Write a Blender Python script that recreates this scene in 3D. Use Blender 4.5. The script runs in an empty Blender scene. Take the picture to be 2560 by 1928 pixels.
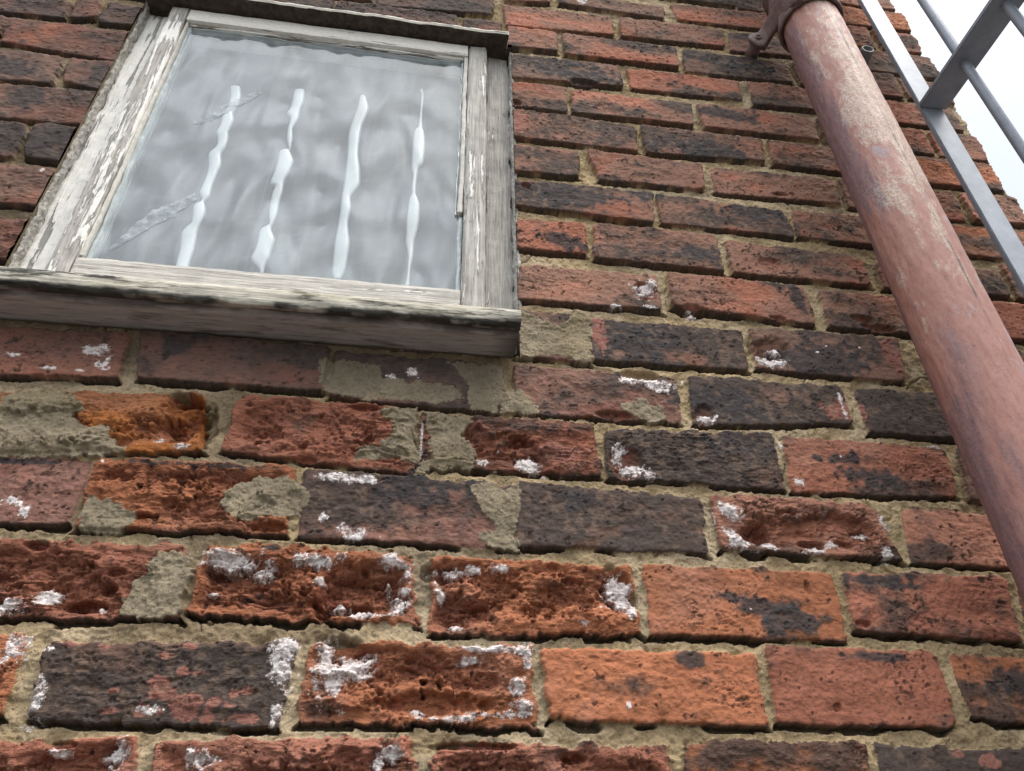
import bpy, bmesh, math, random
import numpy as np
from mathutils import Matrix, Vector
R = math.radians
scene = bpy.context.scene
C = scene.collection

# ---------------------------------------------------------------- camera
cam = bpy.data.cameras.new('camera'); co = bpy.data.objects.new('camera', cam); C.objects.link(co)
RT = ((0.9893939986, 0.0697541348, 0.1274122291), (-0.1444163678, 0.5665867935, 0.8112480004), (-0.0156021840, -0.8210443144, 0.5706512119))
m = Matrix.Identity(4)
for i in range(3):
    m[i][0] = RT[i][0]; m[i][1] = -RT[i][1]; m[i][2] = -RT[i][2]
m[0][3], m[1][3], m[2][3] = 0.66, -0.732127, 1.62444
co.matrix_world = m
cam.sensor_width = 36; cam.lens = 25.237; cam.clip_start = 0.02; cam.clip_end = 3000
scene.camera = co

# ---------------------------------------------------------------- sky, sun, exposure
SUN_EL, SUN_AZ = 65, 130
world = bpy.data.worlds.new('World'); scene.world = world; world.use_nodes = True
wn = world.node_tree; wn.nodes.clear()
wout = wn.nodes.new('ShaderNodeOutputWorld')
sky = wn.nodes.new('ShaderNodeTexSky'); sky.sky_type = 'NISHITA'; sky.sun_disc = False
sky.sun_elevation = R(SUN_EL); sky.sun_rotation = R(SUN_AZ); sky.dust_density = 6; sky.air_density = 1.5
b1 = wn.nodes.new('ShaderNodeBackground'); b1.inputs[1].default_value = 0.05
wn.links.new(sky.outputs[0], b1.inputs[0])
# overcast cloud layer: soft pale cloud, brighter towards the zenith
tc = wn.nodes.new('ShaderNodeTexCoord'); sx = wn.nodes.new('ShaderNodeSeparateXYZ'); wn.links.new(tc.outputs['Generated'], sx.inputs[0])
cn = wn.nodes.new('ShaderNodeTexNoise'); cn.inputs['Scale'].default_value = 2.2; cn.inputs['Detail'].default_value = 4
wn.links.new(tc.outputs['Generated'], cn.inputs['Vector'])
def wmath(op, a, b):
    n = wn.nodes.new('ShaderNodeMath'); n.operation = op
    for k, v in enumerate((a, b)):
        if hasattr(v, 'links'): wn.links.new(v, n.inputs[k])
        else: n.inputs[k].default_value = v
    return n.outputs[0]
# added bright area high in front of the wall, a soft fill for it
dp = wn.nodes.new('ShaderNodeVectorMath'); dp.operation = 'DOT_PRODUCT'; wn.links.new(tc.outputs['Generated'], dp.inputs[0]); dp.inputs[1].default_value = (-.12, -.56, .82)
mr = wn.nodes.new('ShaderNodeMapRange'); mr.interpolation_type = 'SMOOTHSTEP'; wn.links.new(dp.outputs['Value'], mr.inputs[0])
mr.inputs[1].default_value = .30; mr.inputs[2].default_value = 1.0; mr.inputs[3].default_value = .9; mr.inputs[4].default_value = 2.9
cl = wmath('ADD', .86, wmath('MULTIPLY', cn.outputs['Fac'], .28))
hz = wmath('ADD', .62, wmath('MULTIPLY', sx.outputs['Z'], .48))
b2 = wn.nodes.new('ShaderNodeBackground'); b2.inputs[0].default_value = (.97, .985, 1.0, 1)
wn.links.new(wmath('MULTIPLY', wmath('MULTIPLY', wmath('MULTIPLY', mr.outputs[0], cl), hz), 0.33), b2.inputs[1])
wa = wn.nodes.new('ShaderNodeAddShader'); wn.links.new(b1.outputs[0], wa.inputs[0]); wn.links.new(b2.outputs[0], wa.inputs[1])
wn.links.new(wa.outputs[0], wout.inputs[0])
sl = bpy.data.lights.new('sun', 'SUN'); sl.energy = 1.5; sl.angle = R(28); sl.color = (1, 0.975, 0.94)
so = bpy.data.objects.new('sun', sl); C.objects.link(so)
sd_ = Vector((math.sin(R(SUN_AZ)) * math.cos(R(SUN_EL)), math.cos(R(SUN_AZ)) * math.cos(R(SUN_EL)), math.sin(R(SUN_EL))))
so.rotation_euler = sd_.to_track_quat('Z', 'Y').to_euler(); so.location = (0, -3, 8)
scene.view_settings.view_transform = 'Standard'; scene.view_settings.look = 'None'
scene.view_settings.exposure = 1.12; scene.view_settings.gamma = 1
scene.render.resolution_x = 1024; scene.render.resolution_y = 771
scene.render.engine = 'CYCLES'

# ---------------------------------------------------------------- measured wall data (metres: x along the wall, z up)
# bricks: course, tone, soot, decay, then TL, TR, BR, BL corners of the visible face
BRICKS = [
(0, 'r', 0.25, 0.8, 0.2664, 1.7286, 0.4364, 1.7339, 0.4454, 1.656, 0.2742, 1.656),
(0, 'r', 0.2, 0.8, 0.4569, 1.7308, 0.6766, 1.7354, 0.679, 1.656, 0.459, 1.656),
(0, 'r', 0.25, 0.9, 0.6954, 1.7309, 0.9175, 1.7293, 0.919, 1.656, 0.6966, 1.656),
(0, 'o', 0.25, 0.4, 0.9379, 1.7356, 1.1202, 1.7332, 1.1181, 1.656, 0.9284, 1.656),
(0, 'd', 0.8, 0.2, 1.1355, 1.7333, 1.3936, 1.7257, 1.404, 1.656, 1.1332, 1.656),
(1, 'o', 0.2, 0.5, 0.2015, 1.8219, 0.3192, 1.8221, 0.3217, 1.7512, 0.2073, 1.7525),
(1, 'd', 0.95, 0.35, 0.3367, 1.8125, 0.5618, 1.82, 0.5544, 1.7441, 0.3418, 1.7486),
(1, 'o', 0.15, 1.0, 0.5707, 1.8205, 0.7859, 1.8191, 0.7935, 1.7466, 0.5723, 1.7498),
(1, 'o', 0.12, 0.25, 0.8009, 1.8171, 1.0251, 1.8188, 1.0271, 1.7493, 0.8045, 1.7531),
(1, 'r', 0.2, 0.2, 1.0414, 1.8265, 1.2368, 1.8267, 1.2347, 1.7493, 1.0347, 1.7515),
(1, 'o', 0.5, 0.1, 1.2522, 1.8237, 1.4459, 1.8201, 1.4418, 1.744, 1.2533, 1.7584),
(2, 'r', 0.3, 0.8, 0.1912, 1.9095, 0.436, 1.9129, 0.4484, 1.8396, 0.1963, 1.8339),
(2, 'o', 0.15, 1.0, 0.4546, 1.9168, 0.6625, 1.9122, 0.6751, 1.8394, 0.4486, 1.8439),
(2, 'o', 0.2, 0.9, 0.6843, 1.9105, 0.9027, 1.9068, 0.9066, 1.8359, 0.6881, 1.8315),
(2, 'o', 0.3, 0.25, 0.9169, 1.9122, 1.1416, 1.9099, 1.1365, 1.8333, 0.9178, 1.8368),
(2, 'r', 0.4, 0.3, 1.1535, 1.9127, 1.3612, 1.9119, 1.3465, 1.8403, 1.1468, 1.844),
(2, 'r', 0.5, 0.3, 1.3742, 1.9086, 1.5582, 1.9053, 1.5574, 1.8347, 1.3609, 1.8372),
(3, 'p', 0.4, 0.3, 0.1675, 2.0031, 0.3205, 2.0058, 0.3191, 1.9311, 0.1699, 1.9267),
(3, 'o', 0.3, 0.6, 0.3234, 2.0056, 0.5295, 2.0089, 0.5315, 1.9303, 0.3272, 1.9267),
(3, 'p', 0.75, 0.3, 0.5417, 2.0057, 0.7773, 2.0008, 0.7762, 1.9251, 0.5457, 1.9274),
(3, 'd', 0.85, 0.2, 0.7783, 2.0059, 1.0015, 1.9981, 0.9942, 1.9279, 0.7763, 1.9278),
(3, 'm', 0.25, 0.5, 1.0109, 2.0011, 1.2173, 2.0004, 1.2336, 1.9292, 1.0113, 1.9328),
(3, 'm', 0.3, 0.15, 1.2591, 1.9994, 1.4518, 1.9943, 1.4608, 1.9254, 1.2471, 1.9284),
(4, 'O', 0.1, 0.6, 0.2009, 2.0838, 0.4117, 2.0947, 0.4304, 2.0215, 0.2181, 2.0064),
(4, 'r', 0.35, 0.65, 0.452, 2.0969, 0.654, 2.0951, 0.6577, 2.0078, 0.446, 2.0231),
(4, 'r', 0.55, 0.6, 0.6628, 2.0913, 0.8744, 2.0902, 0.8801, 2.0186, 0.6625, 2.0172),
(4, 'd', 0.9, 0.35, 0.888, 2.0843, 1.1088, 2.0932, 1.1089, 2.0151, 0.8872, 2.0161),
(4, 'r', 0.4, 0.3, 1.1264, 2.0921, 1.3509, 2.0886, 1.3471, 2.0167, 1.1177, 2.0126),
(4, 'd', 0.6, 0.2, 1.3681, 2.0885, 1.5926, 2.0851, 1.5966, 2.0082, 1.3553, 2.011),
(5, 'r', 0.6, 0.25, 0.1003, 2.1691, 0.3124, 2.1764, 0.315, 2.1106, 0.1118, 2.1009),
(5, 'p', 0.7, 0.1, 0.3207, 2.1846, 0.5467, 2.1773, 0.5457, 2.1121, 0.3346, 2.1139),
(5, 'p', 0.8, 0.2, 0.5531, 2.1729, 0.7672, 2.1704, 0.7586, 2.0971, 0.5532, 2.1052),
(5, 'p', 0.55, 0.3, 0.7775, 2.1739, 0.9965, 2.1705, 0.9905, 2.1016, 0.7792, 2.1003),
(5, 'd', 0.85, 0.1, 1.0135, 2.1759, 1.23, 2.1789, 1.2312, 2.1178, 1.0073, 2.0995),
(5, 'd', 0.75, 0.05, 1.2487, 2.1765, 1.4685, 2.1814, 1.4697, 2.104, 1.2502, 2.1052),
(6, 'p', 0.4, 0.1, 0.7889, 2.269, 0.8817, 2.2677, 0.8807, 2.1859, 0.7829, 2.1884),
(6, 'd', 0.85, 0.1, 0.8847, 2.2629, 1.1057, 2.2625, 1.103, 2.1951, 0.8823, 2.1918),
(6, 'd', 0.6, 0.15, 1.1184, 2.271, 1.3483, 2.2724, 1.3346, 2.194, 1.1147, 2.1989),
(6, 'd', 0.5, 0.1, 1.3924, 2.2649, 1.5849, 2.2656, 1.5896, 2.1969, 1.3849, 2.1934),
(7, 'r', 0.35, 0.4, -0.0283, 2.349, 0.1487, 2.3524, 0.1459, 2.2778, -0.037, 2.2875),
(7, 'm', 0.25, 0.15, 0.7897, 2.3531, 0.9934, 2.3557, 0.9917, 2.2883, 0.7871, 2.2866),
(7, 'r', 0.25, 0.15, 1.0092, 2.3615, 1.2245, 2.3594, 1.2247, 2.2859, 1.0089, 2.2976),
(7, 'm', 0.35, 0.2, 1.2468, 2.354, 1.4913, 2.3559, 1.4888, 2.2864, 1.2453, 2.2863),
(8, 'r', 0.3, 0.3, -0.0723, 2.4498, 0.1355, 2.4547, 0.148, 2.3778, -0.0401, 2.3761),
(8, 'r', 0.5, 0.1, 0.7845, 2.443, 0.8938, 2.4503, 0.8904, 2.3857, 0.7869, 2.3858),
(8, 'r', 0.5, 0.15, 0.9059, 2.452, 1.1015, 2.4547, 1.1003, 2.3769, 0.9011, 2.3796),
(8, 'r', 0.35, 0.15, 1.1164, 2.4469, 1.3451, 2.44, 1.3417, 2.3775, 1.115, 2.3754),
(8, 'p', 0.4, 0.2, 1.367, 2.4358, 1.5825, 2.4382, 1.586, 2.3832, 1.3612, 2.3738),
(9, 'p', 0.6, 0.1, -0.0481, 2.5356, 0.0721, 2.5418, 0.075, 2.4692, -0.041, 2.4689),
(9, 'p', 0.6, 0.15, 0.0785, 2.5456, 0.1383, 2.5441, 0.141, 2.4677, 0.086, 2.4732),
(9, 'r', 0.6, 0.1, 0.7819, 2.5397, 1.0107, 2.5379, 1.0037, 2.4659, 0.7826, 2.4778),
(9, 'r', 0.6, 0.15, 1.0173, 2.542, 1.2339, 2.5288, 1.2391, 2.4701, 1.0169, 2.4721),
(9, 'r', 0.45, 0.2, 1.2495, 2.5358, 1.4763, 2.5339, 1.4799, 2.4668, 1.2451, 2.4723),
(10, 'r', 0.35, 0.2, -0.1044, 2.6215, 0.1396, 2.6361, 0.1391, 2.5556, -0.0942, 2.5472),
(10, 'r', 0.4, 0.1, 0.7825, 2.6274, 0.8954, 2.6275, 0.8918, 2.5607, 0.7814, 2.5558),
(10, 'r', 0.35, 0.15, 0.9074, 2.6288, 1.1085, 2.625, 1.1052, 2.5636, 0.9238, 2.5581),
(10, 'r', 0.3, 0.2, 1.1264, 2.6255, 1.3492, 2.627, 1.3468, 2.564, 1.1215, 2.5622),
(11, 'd', 0.7, 0.15, -0.1874, 2.7139, 0.0634, 2.7199, 0.0704, 2.6457, -0.1693, 2.6237),
(11, 'r', 0.4, 0.05, 0.0725, 2.7188, 0.1384, 2.7216, 0.1351, 2.6435, 0.08, 2.652),
(11, 'r', 0.4, 0.15, 0.784, 2.7188, 1.0024, 2.7156, 1.0026, 2.6463, 0.7828, 2.6433),
(11, 'r', 0.55, 0.2, 1.0121, 2.7175, 1.2366, 2.7158, 1.2304, 2.6558, 1.0128, 2.643),
(11, 'r', 0.5, 0.3, 1.2498, 2.7168, 1.4898, 2.7173, 1.4883, 2.6504, 1.2451, 2.6523),
(12, 'r', 0.35, 0.15, -0.2016, 2.7996, -0.0516, 2.8041, -0.0449, 2.7578, -0.2018, 2.7469),
(12, 'r', 0.25, 0.1, -0.05, 2.8036, 0.1414, 2.8082, 0.1402, 2.7239, -0.039, 2.7383),
(12, 'r', 0.35, 0.15, 0.7833, 2.8043, 0.8827, 2.8039, 0.8813, 2.7325, 0.7842, 2.7334),
(12, 'r', 0.6, 0.2, 0.8931, 2.8021, 1.1187, 2.8034, 1.1152, 2.7369, 0.892, 2.7318),
(12, 'r', 0.35, 0.15, 1.1319, 2.807, 1.3581, 2.8072, 1.3577, 2.7391, 1.1317, 2.7364),
(13, 'r', 0.4, 0.15, -0.2014, 2.8551, 0.0282, 2.8758, 0.0319, 2.8265, -0.1843, 2.814),
(13, 'r', 0.3, 0.1, 0.0314, 2.882, 0.0746, 2.8856, 0.0749, 2.8355, 0.037, 2.8238),
(13, 'd', 0.8, 0.1, 0.0823, 2.8903, 0.1398, 2.8843, 0.1414, 2.8271, 0.0808, 2.8239),
(13, 'd', 0.75, 0.2, 0.7829, 2.8933, 0.9897, 2.8995, 0.9917, 2.8302, 0.7826, 2.817),
(13, 'r', 0.6, 0.2, 1.0065, 2.8937, 1.2292, 2.8988, 1.2293, 2.8376, 1.0099, 2.8316),
(13, 'r', 0.6, 0.1, 1.2486, 2.9019, 1.4567, 2.8986, 1.4577, 2.8365, 1.247, 2.8276),
(14, 'r', 0.3, 0.15, 0.7798, 2.982, 0.8746, 2.9855, 0.8743, 2.9204, 0.7789, 2.911),
(14, 'r', 0.55, 0.1, 0.8891, 2.9862, 1.1152, 2.9832, 1.1149, 2.9178, 0.8881, 2.9149),
(14, 'd', 0.75, 0.1, 1.1335, 2.9915, 1.3559, 2.9871, 1.3532, 2.9226, 1.1265, 2.9128),
(15, 'r', 0.35, 0.1, 0.7713, 3.0696, 0.9947, 3.0778, 0.9943, 3.0073, 0.7774, 2.9918),
(15, 'r', 0.35, 0.15, 1.0112, 3.0759, 1.2356, 3.0832, 1.2289, 3.0203, 1.008, 3.0048),
(15, 'p', 0.3, 0.1, 1.2485, 3.0851, 1.4946, 3.0842, 1.4966, 3.0305, 1.2379, 3.0108),
(16, 'r', 0.3, 0.1, 0.7724, 3.125, 0.8717, 3.1235, 0.8711, 3.0962, 0.7752, 3.0787),
(16, 'd', 0.65, 0.15, 0.8845, 3.1398, 1.1152, 3.1457, 1.108, 3.0994, 0.8863, 3.099),
(16, 'r', 0.25, 0.1, 1.1312, 3.1642, 1.3568, 3.1761, 1.3374, 3.1095, 1.144, 3.1086),
(16, 'd', 0.6, 0.15, 0.527, 3.0509, 0.7522, 3.0805, 0.7502, 3.0197, 0.5317, 2.9988),
]
SALTS = [(0.5511, 1.8079, 0.0132, 0.0164), (0.5515, 1.7964, 0.0102, 0.0176), (0.3453, 1.7631, 0.0078, 0.018), (0.5507, 1.7576, 0.0042, 0.011), (0.4421, 1.7577, 0.0094, 0.0041), (0.3437, 1.8077, 0.0054, 0.0044), (0.3129, 1.8071, 0.012, 0.0149), (0.5908, 1.7986, 0.0118, 0.0268), (0.608, 1.7975, 0.0223, 0.0132), (0.7403, 1.8181, 0.0271, 0.004), (0.7738, 1.8165, 0.0145, 0.0046), (0.7847, 1.8053, 0.0056, 0.0169), (0.7762, 1.78, 0.0078, 0.0117), (0.7806, 1.7657, 0.0108, 0.01), (0.7484, 1.757, 0.0243, 0.0049), (0.7109, 1.7538, 0.0269, 0.0041), (0.6781, 1.759, 0.0059, 0.0028), (0.7279, 1.8057, 0.011, 0.0038), (0.6097, 1.7582, 0.0072, 0.0034), (0.5993, 1.7774, 0.0073, 0.0099), (0.4241, 1.722, 0.0116, 0.0103), (0.3815, 1.723, 0.0076, 0.0038), (0.4919, 1.7173, 0.0132, 0.0076), (0.6591, 1.7203, 0.0121, 0.0117), (0.6496, 1.7152, 0.007, 0.0077), (0.2947, 1.8471, 0.0123, 0.0079), (0.3225, 1.8555, 0.0098, 0.0064), (0.3719, 1.8464, 0.0056, 0.0047), (0.4864, 1.8999, 0.031, 0.0103), (0.5189, 1.892, 0.0109, 0.0119), (0.5692, 1.9032, 0.024, 0.0077), (0.6445, 1.9054, 0.0148, 0.0061), (0.6604, 1.8898, 0.0057, 0.0068), (0.5742, 1.8783, 0.0063, 0.0066), (0.6207, 1.8492, 0.025, 0.0044), (0.6546, 1.8582, 0.0095, 0.0114), (0.5981, 1.8565, 0.0124, 0.0048), (0.6582, 1.8746, 0.0048, 0.0066), (0.4722, 1.8651, 0.006, 0.0024), (0.6413, 1.884, 0.0048, 0.0067), (0.7063, 1.8949, 0.02, 0.0078), (0.6919, 1.8825, 0.0057, 0.0102), (0.6974, 1.8677, 0.0041, 0.0099), (0.7296, 1.8992, 0.0118, 0.0043), (0.7583, 1.9003, 0.0137, 0.0044), (0.7114, 1.8368, 0.008, 0.0031), (0.8819, 1.8857, 0.0159, 0.0177), (0.889, 1.8705, 0.0096, 0.0121), (0.898, 1.8573, 0.0052, 0.0085), (0.8441, 1.8459, 0.0084, 0.0029), (0.871, 1.8632, 0.0086, 0.0034), (0.2569, 1.9536, 0.0118, 0.0074), (0.2723, 1.9439, 0.0037, 0.011), (0.2746, 1.9414, 0.0037, 0.0073), (0.3319, 2.0013, 0.0022, 0.0031), (0.5937, 1.997, 0.0295, 0.0055), (0.6025, 1.9318, 0.0182, 0.0072), (0.5661, 1.9508, 0.0058, 0.0055), (0.5771, 1.998, 0.0086, 0.0049), (0.5923, 1.934, 0.0099, 0.0072), (1.0288, 1.9812, 0.0119, 0.0084), (1.0372, 1.9745, 0.0119, 0.0073), (1.0344, 1.942, 0.0155, 0.009), (1.0267, 1.9513, 0.0087, 0.0091), (1.0705, 1.9397, 0.0088, 0.0044), (1.1262, 1.9369, 0.0129, 0.0053), (1.152, 1.9442, 0.0111, 0.0037), (1.1902, 1.9578, 0.0103, 0.0047), (1.224, 1.9736, 0.0074, 0.0122), (1.2151, 1.9352, 0.0072, 0.0084), (1.0101, 1.9731, 0.0014, 0.0124), (0.381, 2.0332, 0.0066, 0.0041), (0.4044, 2.0257, 0.0082, 0.0041), (0.6667, 2.0552, 0.002, 0.024), (0.7387, 2.0282, 0.0074, 0.0063), (0.7929, 2.0306, 0.0142, 0.0102), (0.8112, 2.0151, 0.0075, 0.0042), (0.7572, 2.0169, 0.0056, 0.0017), (0.8354, 2.0109, 0.0066, 0.0029), (0.9061, 2.0498, 0.009, 0.0134), (0.9196, 2.029, 0.0168, 0.0098), (0.9382, 2.0217, 0.0099, 0.0047), (1.1315, 2.0246, 0.0085, 0.0064), (1.1196, 2.0776, 0.0026, 0.0085), (1.1973, 2.0666, 0.0027, 0.002), (1.3357, 2.0907, 0.013, 0.0032), (0.2792, 2.1491, 0.0137, 0.0077), (0.2977, 2.1276, 0.0077, 0.0082), (0.1954, 2.1319, 0.0115, 0.0047), (0.2361, 2.1164, 0.0091, 0.0023), (0.2735, 2.1164, 0.005, 0.0021), (0.6242, 2.1392, 0.0067, 0.0043), (0.6528, 2.1465, 0.0108, 0.0078), (0.9457, 2.1623, 0.0306, 0.0065), (0.9656, 2.1514, 0.0163, 0.0108), (0.9945, 2.1576, 0.0055, 0.0047), (1.0223, 2.1106, 0.013, 0.0062), (1.2236, 2.1434, 0.003, 0.0206), (1.0036, 2.166, 0.004, 0.0079), (1.148, 2.2326, 0.0092, 0.0065), (1.1406, 2.2112, 0.0203, 0.0104), (1.1209, 2.2162, 0.0047, 0.0052), (0.9739, 2.3253, 0.0182, 0.0174), (0.9753, 2.2909, 0.0095, 0.0036), (0.9243, 2.2882, 0.0093, 0.0024), (1.0363, 2.2843, 0.0121, 0.0076), (0.937, 3.1138, 0.0141, 0.0104), (0.1217, 2.4467, 0.0026, 0.0034), (0.8841, 1.767, 0.0019, 0.0032), (0.7574, 2.046, 0.0026, 0.0017), (1.2113, 2.2345, 0.002, 0.0021), (1.2289, 2.2461, 0.0012, 0.0015), (1.2794, 2.2481, 0.0013, 0.0016), (1.0313, 1.8655, 0.0027, 0.0021)]
PITS = [(0.6881, 1.766, 0.0573, 0.0113, 0.016), (0.6067, 1.8091, 0.0286, 0.0181, 0.013), (0.7452, 1.7868, 0.0171, 0.0103, 0.01), (0.74, 1.8576, 0.0131, 0.0074, 0.007), (0.6997, 1.8929, 0.0267, 0.0121, 0.013), (0.8831, 1.8806, 0.0194, 0.0284, 0.013), (0.8334, 1.8892, 0.0157, 0.007, 0.008), (0.6063, 1.8535, 0.0344, 0.0096, 0.013), (0.5821, 1.8656, 0.0171, 0.0214, 0.01), (0.8052, 1.8729, 0.0102, 0.0085, 0.006), (0.4009, 2.07, 0.0221, 0.033, 0.022), (0.4278, 2.0572, 0.0068, 0.0258, 0.012), (0.392, 2.0931, 0.0224, 0.0078, 0.02), (1.0601, 1.9538, 0.0197, 0.0164, 0.013), (1.1277, 1.9422, 0.016, 0.0057, 0.009), (1.1912, 1.9609, 0.0103, 0.0047, 0.007), (1.1644, 1.9458, 0.0162, 0.0052, 0.007), (1.1449, 2.2295, 0.0266, 0.0268, 0.012), (0.9469, 2.1726, 0.0374, 0.0105, 0.013), (0.908, 2.1067, 0.0229, 0.0072, 0.01), (0.9723, 2.3221, 0.023, 0.0221, 0.009), (0.7822, 2.0589, 0.0174, 0.0099, 0.008), (0.7929, 2.0317, 0.0209, 0.0139, 0.01), (0.9107, 2.037, 0.0219, 0.0289, 0.009), (0.3542, 1.8489, 0.0225, 0.0079, 0.013), (0.3789, 1.8825, 0.0087, 0.0041, 0.008), (0.3747, 1.8665, 0.0086, 0.0065, 0.007), (0.5206, 1.7402, 0.0247, 0.004, 0.01), (0.4211, 1.7232, 0.0155, 0.0116, 0.008), (0.6548, 1.7203, 0.0156, 0.013, 0.01), (0.741, 1.7298, 0.0416, 0.004, 0.014), (0.8273, 1.7196, 0.0182, 0.0053, 0.01), (0.6194, 1.7227, 0.0112, 0.0065, 0.008), (0.3796, 1.7292, 0.0115, 0.0032, 0.009), (1.104, 1.7674, 0.0052, 0.0047, 0.006), (1.1053, 1.8917, 0.0027, 0.0076, 0.006), (1.0231, 2.1155, 0.0152, 0.0175, 0.007), (0.2962, 1.9085, 0.013, 0.0052, 0.012), (1.3019, 2.3037, 0.0212, 0.0083, 0.008), (1.323, 2.2907, 0.0344, 0.0073, 0.008), (1.1621, 2.2919, 0.0151, 0.0051, 0.008), (0.5129, 1.9356, 0.0225, 0.0063, 0.012), (0.5417, 2.0177, 0.0155, 0.0051, 0.008), (0.5965, 2.0895, 0.024, 0.0063, 0.01), (0.8023, 2.5241, 0.009, 0.0095, 0.007), (0.919, 2.8274, 0.0279, 0.0102, 0.008), (0.7927, 2.7434, 0.01, 0.0093, 0.008), (1.2407, 2.5737, 0.018, 0.0043, 0.006), (1.2614, 2.5769, 0.006, 0.0043, 0.005), (1.1814, 2.4053, 0.0189, 0.0108, 0.004), (1.0349, 2.2901, 0.0267, 0.0123, 0.009), (1.1589, 1.8528, 0.0114, 0.0046, 0.008), (0.3899, 1.942, 0.0108, 0.0045, 0.01)]
CHIPS = [(0.4441, 1.7764, 0.0082, 0.007), (0.454, 1.7698, 0.0082, 0.0049), (0.4706, 1.7633, 0.0151, 0.0076), (0.4741, 1.7541, 0.0095, 0.0054), (0.495, 1.765, 0.0069, 0.0062), (0.4358, 1.7563, 0.0147, 0.0052), (0.4951, 1.7517, 0.0109, 0.0051), (0.5116, 1.772, 0.0056, 0.0056), (0.4661, 1.8134, 0.0085, 0.0033), (0.4043, 1.7731, 0.0074, 0.0025), (0.4615, 1.7905, 0.0039, 0.004), (0.475, 1.7893, 0.0063, 0.0031), (0.5093, 1.7625, 0.0069, 0.003), (0.5252, 1.752, 0.0166, 0.004), (0.409, 1.7567, 0.0106, 0.003), (0.3622, 1.8138, 0.0123, 0.0045), (0.3909, 1.8102, 0.0083, 0.0044), (0.4455, 1.8043, 0.0084, 0.0032), (0.5223, 1.7748, 0.007, 0.0042), (1.2217, 1.7251, 0.0106, 0.0054), (1.2545, 1.7195, 0.0106, 0.0063), (0.7958, 2.6898, 0.0126, 0.0315), (0.8949, 2.2381, 0.0101, 0.0313), (0.7345, 2.0754, 0.0134, 0.0078), (0.8337, 2.0472, 0.0312, 0.0154), (1.2205, 2.1407, 0.0258, 0.0164), (1.3334, 2.2333, 0.0179, 0.0348)]
STAINS = [(1.0086, 1.8787, 0.0202, 0.0072), (1.0462, 1.8668, 0.0296, 0.0108), (1.087, 1.8543, 0.0353, 0.0153), (0.5027, 1.863, 0.0128, 0.0073), (1.2258, 2.0434, 0.0377, 0.0133), (1.2037, 2.0624, 0.0424, 0.0074), (1.3155, 1.8026, 0.029, 0.0184), (0.5216, 1.9132, 0.0095, 0.0038), (1.1947, 1.904, 0.0441, 0.006), (1.222, 1.8976, 0.0321, 0.005), (0.8586, 2.4052, 0.0393, 0.0186), (1.0575, 2.4115, 0.0446, 0.0123), (0.8852, 2.5109, 0.0847, 0.0267), (1.1756, 2.521, 0.046, 0.0162), (0.9087, 2.8504, 0.0725, 0.0316), (1.224, 2.9743, 0.1168, 0.0274), (1.1855, 2.7787, 0.0656, 0.018), (1.12, 2.6661, 0.0796, 0.0183), (0.9917, 2.5388, 0.0329, 0.0239), (-0.0008, 2.6736, 0.0567, 0.0257), (0.0424, 2.6078, 0.0297, 0.0201), (0.1182, 2.6913, 0.0182, 0.0261), (0.1149, 2.5146, 0.0226, 0.0219), (0.1116, 2.3577, 0.0223, 0.0139), (-0.0113, 2.7426, 0.0202, 0.0114), (0.3733, 2.1654, 0.0361, 0.0197), (0.9417, 2.2209, 0.0591, 0.031), (1.2049, 2.2241, 0.0819, 0.0301), (1.0591, 2.1354, 0.0582, 0.0181), (1.0472, 2.0749, 0.0471, 0.0143), (0.685, 1.9984, 0.0359, 0.012), (0.6683, 1.9798, 0.0459, 0.0137), (0.8489, 1.9877, 0.0226, 0.0122), (0.9544, 1.8118, 0.0154, 0.008), (0.4001, 2.0028, 0.0456, 0.0043), (0.4692, 2.0042, 0.0417, 0.004), (0.2486, 1.9989, 0.0305, 0.0039), (1.1781, 2.3588, 0.0237, 0.0096), (1.2054, 2.3271, 0.0104, 0.0235), (1.1704, 1.8195, 0.0317, 0.0052)]
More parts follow.
